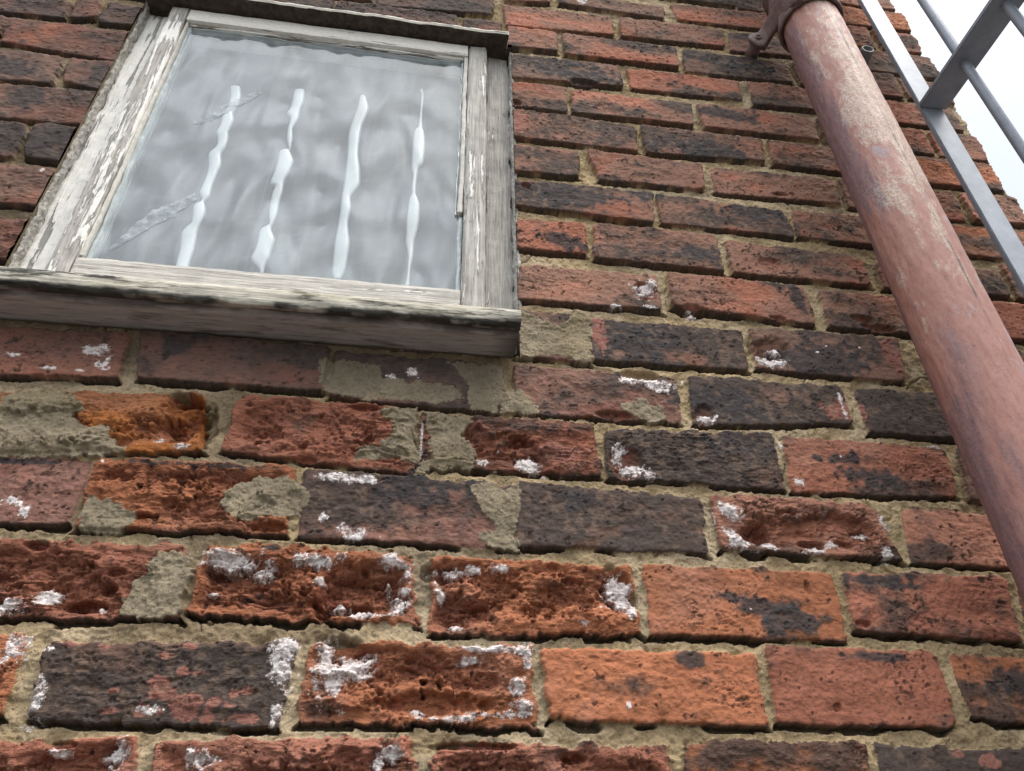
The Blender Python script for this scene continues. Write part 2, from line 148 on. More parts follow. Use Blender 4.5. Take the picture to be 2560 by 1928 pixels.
PATCHES = [[(0.2062, 2.0737), (0.2209, 2.0876), (0.2455, 2.0929), (0.2791, 2.0817), (0.2942, 2.068), (0.2878, 2.0592), (0.3045, 2.0419), (0.3235, 2.0443), (0.3358, 2.0241), (0.3499, 2.0142), (0.3057, 2.0064), (0.2285, 2.0033), (0.2052, 2.0327)],
 [(0.4555, 1.9663), (0.4702, 1.9821), (0.4959, 1.9951), (0.5246, 1.9949), (0.5436, 1.9806), (0.5475, 1.9657), (0.5414, 1.9506), (0.5352, 1.9484), (0.4906, 1.9435), (0.4684, 1.9505)],
 [(0.3306, 1.9631), (0.3507, 1.9605), (0.367, 1.9524), (0.3836, 1.9426), (0.3798, 1.9336), (0.3651, 1.9209), (0.3309, 1.9244), (0.3256, 1.9467)],
 [(0.4044, 1.8982), (0.4162, 1.9053), (0.435, 1.9028), (0.4453, 1.9015), (0.4501, 1.8836), (0.4478, 1.8549), (0.4488, 1.8442), (0.4257, 1.8382), (0.391, 1.8395), (0.388, 1.85), (0.3941, 1.8594), (0.3942, 1.8751), (0.4042, 1.8819)],
 [(0.7299, 1.9951), (0.7498, 2.0022), (0.7662, 1.9931), (0.7792, 2.0019), (0.7775, 1.9216), (0.7533, 1.9242), (0.7498, 1.9497), (0.7373, 1.9758)],
 [(0.7307, 1.9423), (0.7534, 1.947), (0.7783, 1.9577), (0.7776, 1.9242), (0.7395, 1.9298)],
 [(0.6095, 2.0894), (0.6604, 2.099), (0.6642, 2.0256), (0.6194, 2.0206), (0.5911, 2.0209), (0.5948, 2.0355), (0.6312, 2.0506), (0.6326, 2.0679)],
 [(0.6709, 2.0908), (0.7228, 2.0914), (0.7249, 2.0791), (0.7139, 2.0629), (0.733, 2.0384), (0.7295, 2.0256), (0.7242, 2.0149), (0.6663, 2.0134), (0.6744, 2.0304)],
 [(0.5374, 2.1616), (0.6111, 2.1562), (0.6149, 2.1348), (0.6787, 2.1356), (0.7103, 2.1287), (0.7185, 2.1152), (0.6801, 2.1052), (0.567, 2.1052), (0.5439, 2.1124)],
 [(0.6953, 2.1664), (0.7682, 2.1718), (0.7638, 2.1308), (0.7576, 2.0963), (0.7246, 2.0972), (0.7185, 2.1152), (0.724, 2.1322), (0.7098, 2.1479)],
 [(0.7598, 2.1304), (0.788, 2.1376), (0.8034, 2.1174), (0.8059, 2.1012), (0.7576, 2.0974)],
 [(0.9155, 2.1191), (0.942, 2.1321), (0.9699, 2.121), (0.9763, 2.1001), (0.9478, 2.0956)],
 [(0.7867, 2.2673), (0.8125, 2.2546), (0.8274, 2.2464), (0.8517, 2.2503), (0.8639, 2.2686), (0.8865, 2.271), (0.882, 2.1886), (0.872, 2.1825), (0.8397, 2.1925), (0.7808, 2.1844)]]
BAR_A = [(0.3066, 2.741, 0.324, 2.7446), (0.3124, 2.7149, 0.3295, 2.7184), (0.3139, 2.6886, 0.3296, 2.6918), (0.3112, 2.6708, 0.3257, 2.6736), (0.3111, 2.6537, 0.3301, 2.6573), (0.312, 2.6371, 0.3298, 2.6404), (0.31, 2.6202, 0.3283, 2.6236), (0.3143, 2.6088, 0.3306, 2.6118), (0.3171, 2.5932, 0.3319, 2.5959), (0.3165, 2.5812, 0.3315, 2.5839), (0.3099, 2.5645, 0.3288, 2.5678), (0.3143, 2.5423, 0.3335, 2.5455), (0.317, 2.5277, 0.3331, 2.5304), (0.3179, 2.5131, 0.3321, 2.5154), (0.3168, 2.4912, 0.3312, 2.4935), (0.3161, 2.4768, 0.332, 2.4793), (0.3195, 2.4686, 0.3321, 2.4705), (0.3238, 2.4623, 0.3297, 2.4632), (0.3231, 2.4553, 0.3275, 2.4559), (0.3143, 2.4453, 0.3314, 2.4479), (0.3174, 2.4289, 0.334, 2.4313), (0.3193, 2.4093, 0.3323, 2.4112), (0.3131, 2.3986, 0.3319, 2.4013), (0.3108, 2.3887, 0.3323, 2.3917), (0.3131, 2.3763, 0.3337, 2.3791), (0.3163, 2.3579, 0.3351, 2.3604), (0.3176, 2.3337, 0.3351, 2.3359), (0.3183, 2.3218, 0.3357, 2.324)]
BAR_B = [(0.4107, 2.7536, 0.4288, 2.7574), (0.4115, 2.7262, 0.4314, 2.7302), (0.4114, 2.7037, 0.4295, 2.7073), (0.4088, 2.6877, 0.4292, 2.6918), (0.417, 2.6741, 0.429, 2.6764), (0.4168, 2.6485, 0.4244, 2.6499), (0.4189, 2.6239, 0.4281, 2.6256), (0.4231, 2.6083, 0.4286, 2.6093), (0.4269, 2.5949, 0.4293, 2.5953), (0.4133, 2.5885, 0.4295, 2.5914), (0.4134, 2.5669, 0.438, 2.5711), (0.4136, 2.5515, 0.4375, 2.5555), (0.4131, 2.5362, 0.4356, 2.54), (0.4116, 2.521, 0.4328, 2.5245), (0.4123, 2.5101, 0.4322, 2.5133), (0.4205, 2.5059, 0.4326, 2.5079), (0.4188, 2.4929, 0.4333, 2.4952), (0.4194, 2.4717, 0.4328, 2.4737), (0.4218, 2.4443, 0.4335, 2.446), (0.4247, 2.4311, 0.4318, 2.4321), (0.4264, 2.4213, 0.4301, 2.4218), (0.4155, 2.4098, 0.4311, 2.412), (0.4151, 2.3902, 0.4394, 2.3935), (0.4149, 2.371, 0.4383, 2.3741), (0.4128, 2.3551, 0.4377, 2.3583), (0.4162, 2.3463, 0.4355, 2.3488), (0.4267, 2.3354, 0.4346, 2.3364), (0.4309, 2.3239, 0.435, 2.3244)]
BAR_C = [(0.5222, 2.7586, 0.5316, 2.7605), (0.5195, 2.7244, 0.5402, 2.7285), (0.5177, 2.6978, 0.5374, 2.7016), (0.5145, 2.6717, 0.5339, 2.6753), (0.5142, 2.6467, 0.5334, 2.6502), (0.5181, 2.5992, 0.5354, 2.6023), (0.5191, 2.5647, 0.5419, 2.5686), (0.5207, 2.526, 0.5452, 2.5299), (0.5211, 2.4991, 0.5348, 2.5012), (0.5221, 2.473, 0.5377, 2.4754), (0.5229, 2.4376, 0.5375, 2.4397), (0.5223, 2.3985, 0.5445, 2.4015), (0.5238, 2.3705, 0.545, 2.3732), (0.5259, 2.3434, 0.5443, 2.3457), (0.5312, 2.3262, 0.5394, 2.3272)]
BAR_D = [(0.6245, 2.7983, 0.6285, 2.7992), (0.627, 2.7796, 0.6317, 2.7806), (0.6274, 2.7329, 0.6315, 2.7337), (0.6271, 2.6924, 0.6337, 2.6937), (0.6211, 2.6803, 0.637, 2.6833), (0.6202, 2.6607, 0.6399, 2.6643), (0.6204, 2.6271, 0.6417, 2.6308), (0.6217, 2.5946, 0.6408, 2.5979), (0.6225, 2.5828, 0.6346, 2.5848), (0.626, 2.5676, 0.6325, 2.5687), (0.6259, 2.5406, 0.6321, 2.5416), (0.6272, 2.52, 0.6329, 2.5209), (0.6242, 2.5103, 0.6368, 2.5122), (0.6229, 2.4918, 0.6416, 2.4946), (0.6222, 2.4596, 0.6422, 2.4625), (0.6238, 2.4356, 0.6407, 2.438), (0.6247, 2.4121, 0.637, 2.4138), (0.6304, 2.3865, 0.6372, 2.3874), (0.6312, 2.361, 0.6352, 2.3615), (0.6306, 2.3361, 0.6355, 2.3366), (0.6285, 2.3236, 0.6367, 2.3246)]
SMEARS = [[(0.2826, 2.6045), (0.2878, 2.6075), (0.297, 2.6194), (0.313, 2.6454), (0.3324, 2.6705), (0.3658, 2.7049), (0.3708, 2.698), (0.3565, 2.6732), (0.3329, 2.643), (0.3097, 2.6158), (0.29, 2.5979)], [(0.2387, 2.3159), (0.2562, 2.3639), (0.2748, 2.3949), (0.2994, 2.423), (0.3231, 2.441), (0.3278, 2.4316), (0.3062, 2.3946), (0.2814, 2.369), (0.2634, 2.345), (0.2472, 2.324)]]
EAR = [((1.2589, -0.032, 2.9998), (1.271, -0.032, 2.9811)), ((1.2622, -0.032, 3.011), (1.2806, -0.032, 2.9781)), ((1.2726, -0.033, 3.0214), (1.2874, -0.033, 2.9763)), ((1.2825, -0.036, 3.0215), (1.2938, -0.036, 2.9878)), ((1.2866, -0.048, 3.0215), (1.2941, -0.048, 2.9875)), ((1.2898, -0.072, 3.0236), (1.2947, -0.072, 2.9799)), ((1.2864, -0.096, 3.0137), (1.2951, -0.096, 2.9741)), ((1.2827, -0.128, 2.9925), (1.2942, -0.128, 2.9542)), ((1.2977, -0.146, 2.9967), (1.3044, -0.146, 2.9481))]
NAIL = (1.2807, 3.0044)
STUB = (1.5136, 3.0008)
RAILZ = 2.81

# ---------------------------------------------------------------- helpers
def link(name, me, mat, parent=None):
    o = bpy.data.objects.new(name, me); C.objects.link(o)
    for mm in (mat if isinstance(mat, (list, tuple)) else [mat]):
        me.materials.append(mm)
    if parent: o.parent = parent
    return o
def empty(name, label, cat, loc=(0, 0, 0)):
    o = bpy.data.objects.new(name, None); C.objects.link(o); o.location = loc; o.empty_display_size = .05
    o['label'] = label; o['category'] = cat
    return o
def smooth(me):
    me.polygons.foreach_set('use_smooth', np.ones(len(me.polygons), dtype=bool)); me.update()
def sstep(a, b, x):
    t = np.clip((x - a) / (b - a), 0, 1); return t * t * (3 - 2 * t)
TAB = {}
def tab(seed):
    if seed not in TAB: TAB[seed] = np.random.RandomState(seed).rand(256, 256).astype(np.float32) * 2 - 1
    return TAB[seed]
def vn(x, z, seed):
    T = tab(seed)
    xi = np.floor(x); zi = np.floor(z); fx = x - xi; fz = z - zi
    fx = fx * fx * fx * (fx * (fx * 6 - 15) + 10); fz = fz * fz * fz * (fz * (fz * 6 - 15) + 10)
    x0 = xi.astype(np.int32) & 255; z0 = zi.astype(np.int32) & 255; x1 = (x0 + 1) & 255; z1 = (z0 + 1) & 255
    a = T[z0, x0]; b = T[z0, x1]; c = T[z1, x0]; d = T[z1, x1]
    a = a + (b - a) * fx; c = c + (d - c) * fx
    return a + (c - a) * fz
def fbm(x, z, f, seed, octv=4, sx=1.0, sz=1.0, gain=.5):
    s = 0; amp = 1; tot = 0
    for k in range(octv):
        s = s + amp * vn(x * f * sx + 17.3 * k, z * f * sz - 9.1 * k, seed + k); tot += amp
        amp *= gain; f *= 2.03
    return s / tot * 1.6

class NT:
    """small node-graph builder"""
    def __init__(s, name):
        s.m = bpy.data.materials.new(name); s.m.use_nodes = True; s.t = s.m.node_tree
        s.b = s.t.nodes['Principled BSDF']; s.out = s.t.nodes['Material Output']
        s.tc = s.t.nodes.new('ShaderNodeTexCoord')
    def n(s, typ, **kw):
        nd = s.t.nodes.new(typ)
        for k, v in kw.items(): setattr(nd, k, v)
        return nd
    def put(s, sock, v):
        if hasattr(v, 'links'): s.t.links.new(v, sock)
        elif isinstance(v, tuple) and len(v) == 3 and sock.type == 'RGBA': sock.default_value = (*v, 1)
        else: sock.default_value = v
    def coord(s, scale=(1, 1, 1), loc=(0, 0, 0)):
        mp = s.n('ShaderNodeMapping'); s.t.links.new(s.tc.outputs['Object'], mp.inputs[0])
        mp.inputs['Scale'].default_value = scale; mp.inputs['Location'].default_value = loc
        return mp.outputs[0]
    def noise(s, vec, scale, detail=4, rough=.55, dist=0):
        nd = s.n('ShaderNodeTexNoise'); s.put(nd.inputs['Vector'], vec)
        nd.inputs['Scale'].default_value = scale; nd.inputs['Detail'].default_value = detail
        nd.inputs['Roughness'].default_value = rough; nd.inputs['Distortion'].default_value = dist
        return nd.outputs['Fac']
    def voro(s, vec, scale, feat='F1', out='Distance'):
        nd = s.n('ShaderNodeTexVoronoi'); nd.feature = feat; s.put(nd.inputs['Vector'], vec); nd.inputs['Scale'].default_value = scale
        return nd.outputs[out]
    def ramp(s, fac, *stops):
        nd = s.n('ShaderNodeValToRGB'); s.put(nd.inputs[0], fac); e = nd.color_ramp.elements
        for i, (p, c) in enumerate(stops):
            c = (c, c, c) if not isinstance(c, tuple) else c
            el = e[i] if i < 2 else e.new(p)
            el.position = p; el.color = (*c, 1)
        return nd.outputs[0]
    def mix(s, fac, a, b, mode='MIX'):
        nd = s.n('ShaderNodeMix', data_type='RGBA', blend_type=mode); s.put(nd.inputs[0], fac)
        s.put(nd.inputs[6], a); s.put(nd.inputs[7], b); return nd.outputs[2]
    def math(s, op, a, b=0.0, c=0.0):
        nd = s.n('ShaderNodeMath', operation=op); s.put(nd.inputs[0], a); s.put(nd.inputs[1], b); s.put(nd.inputs[2], c); return nd.outputs[0]
    def bump(s, h, dist, strength=1.0, normal=None):
        nd = s.n('ShaderNodeBump'); s.put(nd.inputs['Height'], h); nd.inputs['Distance'].default_value = dist; nd.inputs['Strength'].default_value = strength
        if normal is not None: s.put(nd.inputs['Normal'], normal)
        return nd.outputs[0]
    def attr(s, name, out='Color'):
        nd = s.n('ShaderNodeAttribute'); nd.attribute_name = name; return nd.outputs[out]
    def fin(s, col=None, rough=.8, normal=None, spec=.3, metal=0):
        if col is not None: s.put(s.b.inputs['Base Color'], col)
        s.put(s.b.inputs['Roughness'], rough); s.b.inputs['Specular IOR Level'].default_value = spec
        s.b.inputs['Metallic'].default_value = metal
        if normal is not None: s.put(s.b.inputs['Normal'], normal)
        return s.m

# ---------------------------------------------------------------- materials
def mat_brick():
    g = NT('weathered_brick'); v = g.coord(); vs = g.coord((.55, 1, 1.5))
    n1 = g.noise(vs, 170, 6, .65); n2 = g.noise(v, 700, 3, .6); n3 = g.noise(vs, 60, 5, .6, .6)
    c = g.mix(1.0, g.attr('col'), g.ramp(n1, (.30, (.50, .47, .46)), (.46, (.97, .97, .97)), (.70, (1.15, 1.12, 1.10))), 'MULTIPLY')
    c = g.mix(g.math('MULTIPLY', g.ramp(n2, (.55, 0.0), (.75, 1.0)), .35), c, (.06, .046, .042))
    pit = g.ramp(g.noise(v, 330, 2, .5), (.29, 0.0), (.36, 1.0))
    c = g.mix(g.math('MULTIPLY', g.math('SUBTRACT', 1.0, pit), .45), c, (.05, .03, .028))
    sn = g.math('ADD', g.math('MULTIPLY', g.noise(v, 420, 4, .7), 1.0), g.math('MULTIPLY', g.noise(v, 130, 4, .6), .7))
    sf = g.math('ADD', g.attr('salt', 'Fac'), g.math('MULTIPLY', g.math('SUBTRACT', sn, .86), 2.9))
    has = g.ramp(g.attr('salt', 'Fac'), (.02, 0.0), (.10, 1.0))
    c = g.mix(g.math('MULTIPLY', g.math('MULTIPLY', g.ramp(g.attr('salt', 'Fac'), (.10, 0.0), (.55, 1.0)), .30), 1.0), c, (.62, .50, .46))
    c = g.mix(g.math('MULTIPLY', g.ramp(sf, (.20, 0.0), (.66, .92)), has), c, g.ramp(sn, (.6, (.60, .50, .47)), (1.0, (.86, .82, .81))))
    h = g.math('ADD', g.math('MULTIPLY', n1, 1.3), g.math('MULTIPLY', n2, .35))
    h = g.math('ADD', h, g.math('MULTIPLY', n3, 1.6))
    h = g.math('ADD', h, g.math('MULTIPLY', pit, .5))
    nd = g.n('ShaderNodeBump'); g.put(nd.inputs['Height'], h); nd.inputs['Distance'].default_value = .0036; g.put(nd.inputs['Strength'], g.attr('col', 'Alpha'))
    return g.fin(c, .93, nd.outputs[0], .2)
def mat_mortar():
    g = NT('sand_mortar'); v = g.coord()
    n1 = g.noise(v, 900, 3, .7); n2 = g.noise(v, 260, 5, .7)
    gr = g.voro(v, 420, 'F1', 'Color'); gd = g.voro(v, 420)
    sep = g.n('ShaderNodeSeparateColor'); g.put(sep.inputs[0], gr)
    c = g.mix(1.0, g.attr('col'), g.ramp(n2, (.3, (.62, .60, .56)), (.48, (1, 1, 1)), (.75, (1.08, 1.08, 1.08))), 'MULTIPLY')
    c = g.mix(g.math('MULTIPLY', g.ramp(n1, (.52, 0.0), (.7, 1.0)), .5), c, (.09, .073, .052))
    grain = g.math('MULTIPLY', g.ramp(sep.outputs[0], (.90, 0.0), (.93, 1.0)), g.ramp(gd, (.25, 1.0), (.45, 0.0)))
    c = g.mix(g.math('MULTIPLY', grain, .8), c, g.ramp(sep.outputs[1], (.2, (.42, .36, .28)), (.6, (.34, .20, .10)), (.9, (.09, .08, .075))))
    sn = g.math('ADD', g.math('MULTIPLY', g.noise(v, 420, 4, .7), 1.0), g.math('MULTIPLY', g.noise(v, 130, 4, .6), .7))
    sf = g.math('ADD', g.attr('salt', 'Fac'), g.math('MULTIPLY', g.math('SUBTRACT', sn, .86), 2.9))
    has = g.ramp(g.attr('salt', 'Fac'), (.02, 0.0), (.10, 1.0))
    c = g.mix(g.math('MULTIPLY', g.math('MULTIPLY', g.ramp(g.attr('salt', 'Fac'), (.10, 0.0), (.55, 1.0)), .30), 1.0), c, (.62, .50, .46))
    c = g.mix(g.math('MULTIPLY', g.ramp(sf, (.20, 0.0), (.66, .92)), has), c, g.ramp(sn, (.6, (.60, .50, .47)), (1.0, (.86, .82, .81))))
    h = g.math('ADD', g.math('MULTIPLY', n1, .6), g.math('MULTIPLY', n2, 1.4)); h = g.math('ADD', h, g.math('MULTIPLY', grain, .5))
    return g.fin(c, .96, g.bump(h, .0022, 1.0), .15)
def mat_wood(name, axis, bias, paint=(.77, .755, .715), wood=(.30, .265, .22), algae=0.0, crack=1.0):
    """weathered softwood with flaking paint; axis = grain direction, bias = how much paint is left (0..1)"""
    g = NT(name)
    ck2 = None
    def sc(a, b): return tuple(b if i == axis else a for i in range(3))
    vg = g.coord(sc(1, .035)); vp = g.coord(sc(1, .085), (3.1, 0, 7.7)); v = g.coord()
    gr = g.noise(vg, 330, 6, .72); gr2 = g.noise(vg, 95, 5, .65, .4)
    wc = g.mix(g.ramp(gr, (.36, 0.0), (.62, 1.0)), tuple(x * .22 for x in wood), wood)
    wc = g.mix(g.math('MULTIPLY', g.ramp(gr2, (.36, 1.0), (.50, 0.0)), .6), wc, tuple(x * .45 for x in wood))
    wc = g.mix(g.math('MULTIPLY', g.noise(v, 30, 3), .5), wc, tuple(min(1, x * 1.45) for x in wood))
    if algae:
        al = g.ramp(g.noise(g.coord(sc(1, .12)), 75, 6, .7), (.62 - .3 * algae, 0.0), (.70 - .3 * algae, 1.0))
        wc = g.mix(g.math('MULTIPLY', al, .92), wc, (.022, .021, .018))
        al2 = g.ramp(g.noise(g.coord(sc(1, .2), (5, 5, 5)), 40, 5, .7), (.5, 0.0), (.7, 1.0))
        wc = g.mix(g.math('MULTIPLY', al2, .4), wc, (.30, .26, .15))
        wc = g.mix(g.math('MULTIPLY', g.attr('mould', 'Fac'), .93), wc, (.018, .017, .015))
    pn = g.math('ADD', g.math('MULTIPLY', g.noise(vp, 88, 8, .70, .5), .65), g.math('MULTIPLY', g.noise(g.coord(sc(1, .3), (9, 2, 4)), 34, 3, .5), .35))
    t = .70 - .40 * bias
    pm = g.ramp(pn, (t, 0.0), (t + .012, 1.0))
    pc = g.mix(g.math('MULTIPLY', g.ramp(g.noise(v, 140, 5, .7), (.45, 0.0), (.75, 1.0)), .45), paint, tuple(x * .62 for x in paint))
    ck = g.ramp(g.noise(g.coord(sc(1, .045), (1, 8, 3)), 150, 4, .6), (.385 * crack, 1.0), (.385 * crack + .025, 0.0))
    pc = g.mix(g.math('MULTIPLY', ck, .8), pc, tuple(x * .22 for x in paint))
    c = g.mix(pm, wc, pc)
    h = g.math('ADD', g.math('MULTIPLY', gr, .55), g.math('MULTIPLY', g.math('SUBTRACT', pm, g.math('MULTIPLY', ck, g.math('MULTIPLY', pm, .8))), .8))
    h = g.math('ADD', h, g.math('MULTIPLY', gr2, .5))
    return g.fin(c, .82, g.bump(h, .0030, 1.0), .25)
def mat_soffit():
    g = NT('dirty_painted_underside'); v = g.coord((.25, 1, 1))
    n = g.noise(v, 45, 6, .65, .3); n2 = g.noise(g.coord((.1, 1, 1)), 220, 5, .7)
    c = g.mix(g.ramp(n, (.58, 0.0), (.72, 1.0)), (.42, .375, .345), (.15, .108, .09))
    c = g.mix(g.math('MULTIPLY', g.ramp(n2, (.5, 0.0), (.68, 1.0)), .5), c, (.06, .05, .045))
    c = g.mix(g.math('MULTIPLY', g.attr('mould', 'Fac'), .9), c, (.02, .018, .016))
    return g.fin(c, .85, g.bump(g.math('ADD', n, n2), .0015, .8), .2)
def mat_pipe():
    g = NT('red_oxide_paint'); v = g.coord((1, 1, .45)); vz = g.coord((1, 1, .18))
    n1 = g.noise(v, 26, 7, .66, .4); n2 = g.noise(g.coord((1, 1, 1), (4, 4, 4)), 300, 6, .75); n3 = g.noise(vz, 14, 6, .6, .5); n4 = g.noise(v, 75, 6, .7)
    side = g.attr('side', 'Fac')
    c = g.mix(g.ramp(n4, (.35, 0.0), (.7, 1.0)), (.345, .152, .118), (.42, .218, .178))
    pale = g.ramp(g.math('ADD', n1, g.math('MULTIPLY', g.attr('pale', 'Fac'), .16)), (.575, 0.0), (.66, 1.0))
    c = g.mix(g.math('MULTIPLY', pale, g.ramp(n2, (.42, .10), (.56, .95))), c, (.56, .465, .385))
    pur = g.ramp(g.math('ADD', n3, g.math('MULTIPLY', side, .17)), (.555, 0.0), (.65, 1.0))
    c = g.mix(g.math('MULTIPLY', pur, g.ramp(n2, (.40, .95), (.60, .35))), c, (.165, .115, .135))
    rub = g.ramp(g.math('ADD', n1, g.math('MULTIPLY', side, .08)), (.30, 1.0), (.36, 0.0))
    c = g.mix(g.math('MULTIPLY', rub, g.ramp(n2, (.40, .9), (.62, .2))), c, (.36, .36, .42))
    c = g.mix(1.0, c, g.ramp(g.noise(g.coord((1, 1, .3), (7, 2, 1)), 190, 6, .75), (.34, (.76, .75, .75)), (.50, (1, 1, 1)), (.7, (1.06, 1.06, 1.05))), 'MULTIPLY')
    spk = g.ramp(g.noise(g.coord(), 210, 3, .6), (.70, 0.0), (.74, 1.0))
    c = g.mix(g.math('MULTIPLY', spk, .75), c, (.05, .03, .03))
    c = g.mix(g.attr('seam', 'Fac'), c, (.05, .036, .026))
    h = g.math('ADD', g.math('MULTIPLY', n2, .5), g.math('ADD', g.math('MULTIPLY', n4, .7), g.math('MULTIPLY', pale, .3)))
    return g.fin(c, g.ramp(n4, (.3, .46), (.7, .70)), g.bump(h, .0014, .9), .5)
def mat_iron():
    g = NT('rusty_painted_iron'); v = g.coord()
    n = g.noise(v, 60, 6, .7); n2 = g.noise(v, 240, 5, .7)
    c = g.mix(g.ramp(n, (.4, 0.0), (.62, 1.0)), (.12, .078, .074), (.22, .145, .128))
    c = g.mix(g.math('MULTIPLY', g.ramp(n2, (.5, 0.0), (.7, 1.0)), .6), c, (.06, .045, .045))
    return g.fin(c, .6, g.bump(g.math('ADD', n, n2), .0012, .8), .4)
def mat_galv():
    g = NT('galvanised_steel'); v = g.coord()
    n = g.noise(v, 38, 5, .65); n2 = g.noise(v, 260, 4, .7); n3 = g.noise(g.coord((1, 1, .15)), 60, 4, .6)
    c = g.mix(g.ramp(n, (.35, 0.0), (.68, 1.0)), (.21, .238, .28), (.28, .312, .36))  # grey steel, its blue tint standing in for lens flare haze
    c = g.mix(g.math('MULTIPLY', g.ramp(n3, (.5, 0.0), (.75, 1.0)), .4), c, (.20, .21, .23))
    c = g.mix(g.math('MULTIPLY', g.ramp(n2, (.62, 0.0), (.74, 1.0)), .35), c, (.15, .15, .15))
    return g.fin(c, .5, g.bump(g.math('ADD', g.math('MULTIPLY', n2, .4), n), .0006, .6), .5, .15)
def mat_glass():
    g = NT('rippled_obscure_glass')
    v = g.coord((1, 1, .75))
    wv = g.noise(v, 11, 2, .5)
    vd = g.voro(g.coord((1, 1, .66)), 15, 'SMOOTH_F1'); vd2 = g.voro(g.coord((1.2, 1, .45), (2, 0, 3)), 34, 'SMOOTH_F1')
    h = g.math('ADD', g.math('MULTIPLY', vd, 1.0), g.math('ADD', g.math('MULTIPLY', wv, .9), g.math('MULTIPLY', vd2, .35)))
    nrm = g.bump(h, .0030, 1.0)
    wvv = g.n('ShaderNodeVectorMath', operation='ADD'); nz = g.n('ShaderNodeTexNoise'); g.put(nz.inputs['Vector'], g.coord((1, 1, .6))); nz.inputs['Scale'].default_value = 12; nz.inputs['Detail'].default_value = 0
    sc3 = g.n('ShaderNodeVectorMath', operation='SCALE'); g.put(sc3.inputs[0], nz.outputs['Color']); sc3.inputs['Scale'].default_value = .035
    g.put(wvv.inputs[0], g.coord((1, 1, .72))); g.put(wvv.inputs[1], sc3.outputs[0])
    ed = g.voro(wvv.outputs[0], 17, 'DISTANCE_TO_EDGE'); ed2 = g.voro(wvv.outputs[0], 31, 'DISTANCE_TO_EDGE')
    line = g.ramp(ed, (.0, 1.0), (.055, 0.0))
    swirl = g.ramp(g.noise(g.coord((1.6, 1, .42), (2, 1, 5)), 13, 1, .5, 1.6), (.52, 0.0), (.66, 1.0))
    hd = g.math('ADD', g.math('MULTIPLY', g.voro(wvv.outputs[0], 17, 'SMOOTH_F1'), 1.0), g.math('MULTIPLY', g.noise(g.coord((1.5, 1, .55), (4, 0, 2)), 15, 0, .5, .6), .8))
    nrm2 = g.bump(hd, .055, 1.0)
    nt = g.t; nt.nodes.remove(g.b)
    tr = g.n('ShaderNodeBsdfTransparent'); tr.inputs[0].default_value = (.93, .95, .955, 1)
    gl = g.n('ShaderNodeBsdfGlossy'); gl.inputs['Roughness'].default_value = .06; gl.inputs[0].default_value = (.97, .99, .99, 1); g.put(gl.inputs['Normal'], nrm)
    df = g.n('ShaderNodeBsdfDiffuse'); df.inputs[0].default_value = (.53, .60, .635, 1); g.put(df.inputs['Normal'], nrm2)
    fr = g.n('ShaderNodeFresnel'); fr.inputs['IOR'].default_value = 1.62; g.put(fr.inputs['Normal'], nrm)
    m1 = g.n('ShaderNodeMixShader'); gm = g.n('ShaderNodeNewGeometry'); frnt = g.math('SUBTRACT', 1.0, gm.outputs['Backfacing']); g.put(m1.inputs[0], g.math('MULTIPLY', frnt, g.math('ADD', .24, g.math('ADD', g.math('MULTIPLY', line, .03), g.math('MULTIPLY', swirl, .06))))); nt.links.new(tr.outputs[0], m1.inputs[1]); nt.links.new(df.outputs[0], m1.inputs[2])
    m2 = g.n('ShaderNodeMixShader'); g.put(m2.inputs[0], g.math('MULTIPLY', g.math('MULTIPLY', fr.outputs[0], 1.05), frnt)); nt.links.new(m1.outputs[0], m2.inputs[1]); nt.links.new(gl.outputs[0], m2.inputs[2])
    nt.links.new(m2.outputs[0], g.out.inputs[0])
    return g.m
def mat_smear():
    g = NT('dried_smear'); nt = g.t; nt.nodes.remove(g.b)
    n = g.noise(g.coord((1, 1, 1.3)), 60, 4, .6)
    tr = g.n('ShaderNodeBsdfTransparent'); df = g.n('ShaderNodeBsdfDiffuse'); g.put(df.inputs[0], g.ramp(n, (.4, (.42, .47, .50)), (.66, (.62, .67, .69))))
    mx = g.n('ShaderNodeMixShader'); g.put(mx.inputs[0], g.ramp(n, (.34, .06), (.66, .42)))
    nt.links.new(tr.outputs[0], mx.inputs[1]); nt.links.new(df.outputs[0], mx.inputs[2]); nt.links.new(mx.outputs[0], g.out.inputs[0])
    return g.m
def mat_plain(name, col, rough=.7, n_scale=80, amt=.25, bump=.0006, spec=.3):
    g = NT(name); n = g.noise(g.coord(), n_scale, 5, .65)
    c = g.mix(g.ramp(n, (.35, 0.0), (.7, 1.0)), tuple(x * (1 - amt) for x in col), col)
    return g.fin(c, rough, g.bump(n, bump, .8), spec)
def mat_blind():
    g = NT('grey_blind_fabric'); v = g.coord((1, 1, .12))
    n = g.noise(v, 22, 3, .5, .6); n2 = g.noise(g.coord((1, 1, .5), (3, 3, 3)), 9, 3)
    c = g.mix(g.ramp(n, (.35, 0.0), (.7, 1.0)), (.125, .120, .120), (.165, .162, .162))
    st = g.ramp(g.noise(g.coord((1, 1, .17), (8, 1, 2)), 26, 1, .5, 1.6), (.56, 0.0), (.68, 1.0))  # pale streaks painted on the blind as faint ghost images of the bars
    c = g.mix(g.math('MULTIPLY', st, .12), c, (.5, .5, .49))
    return g.fin(c, .85, None, .1)

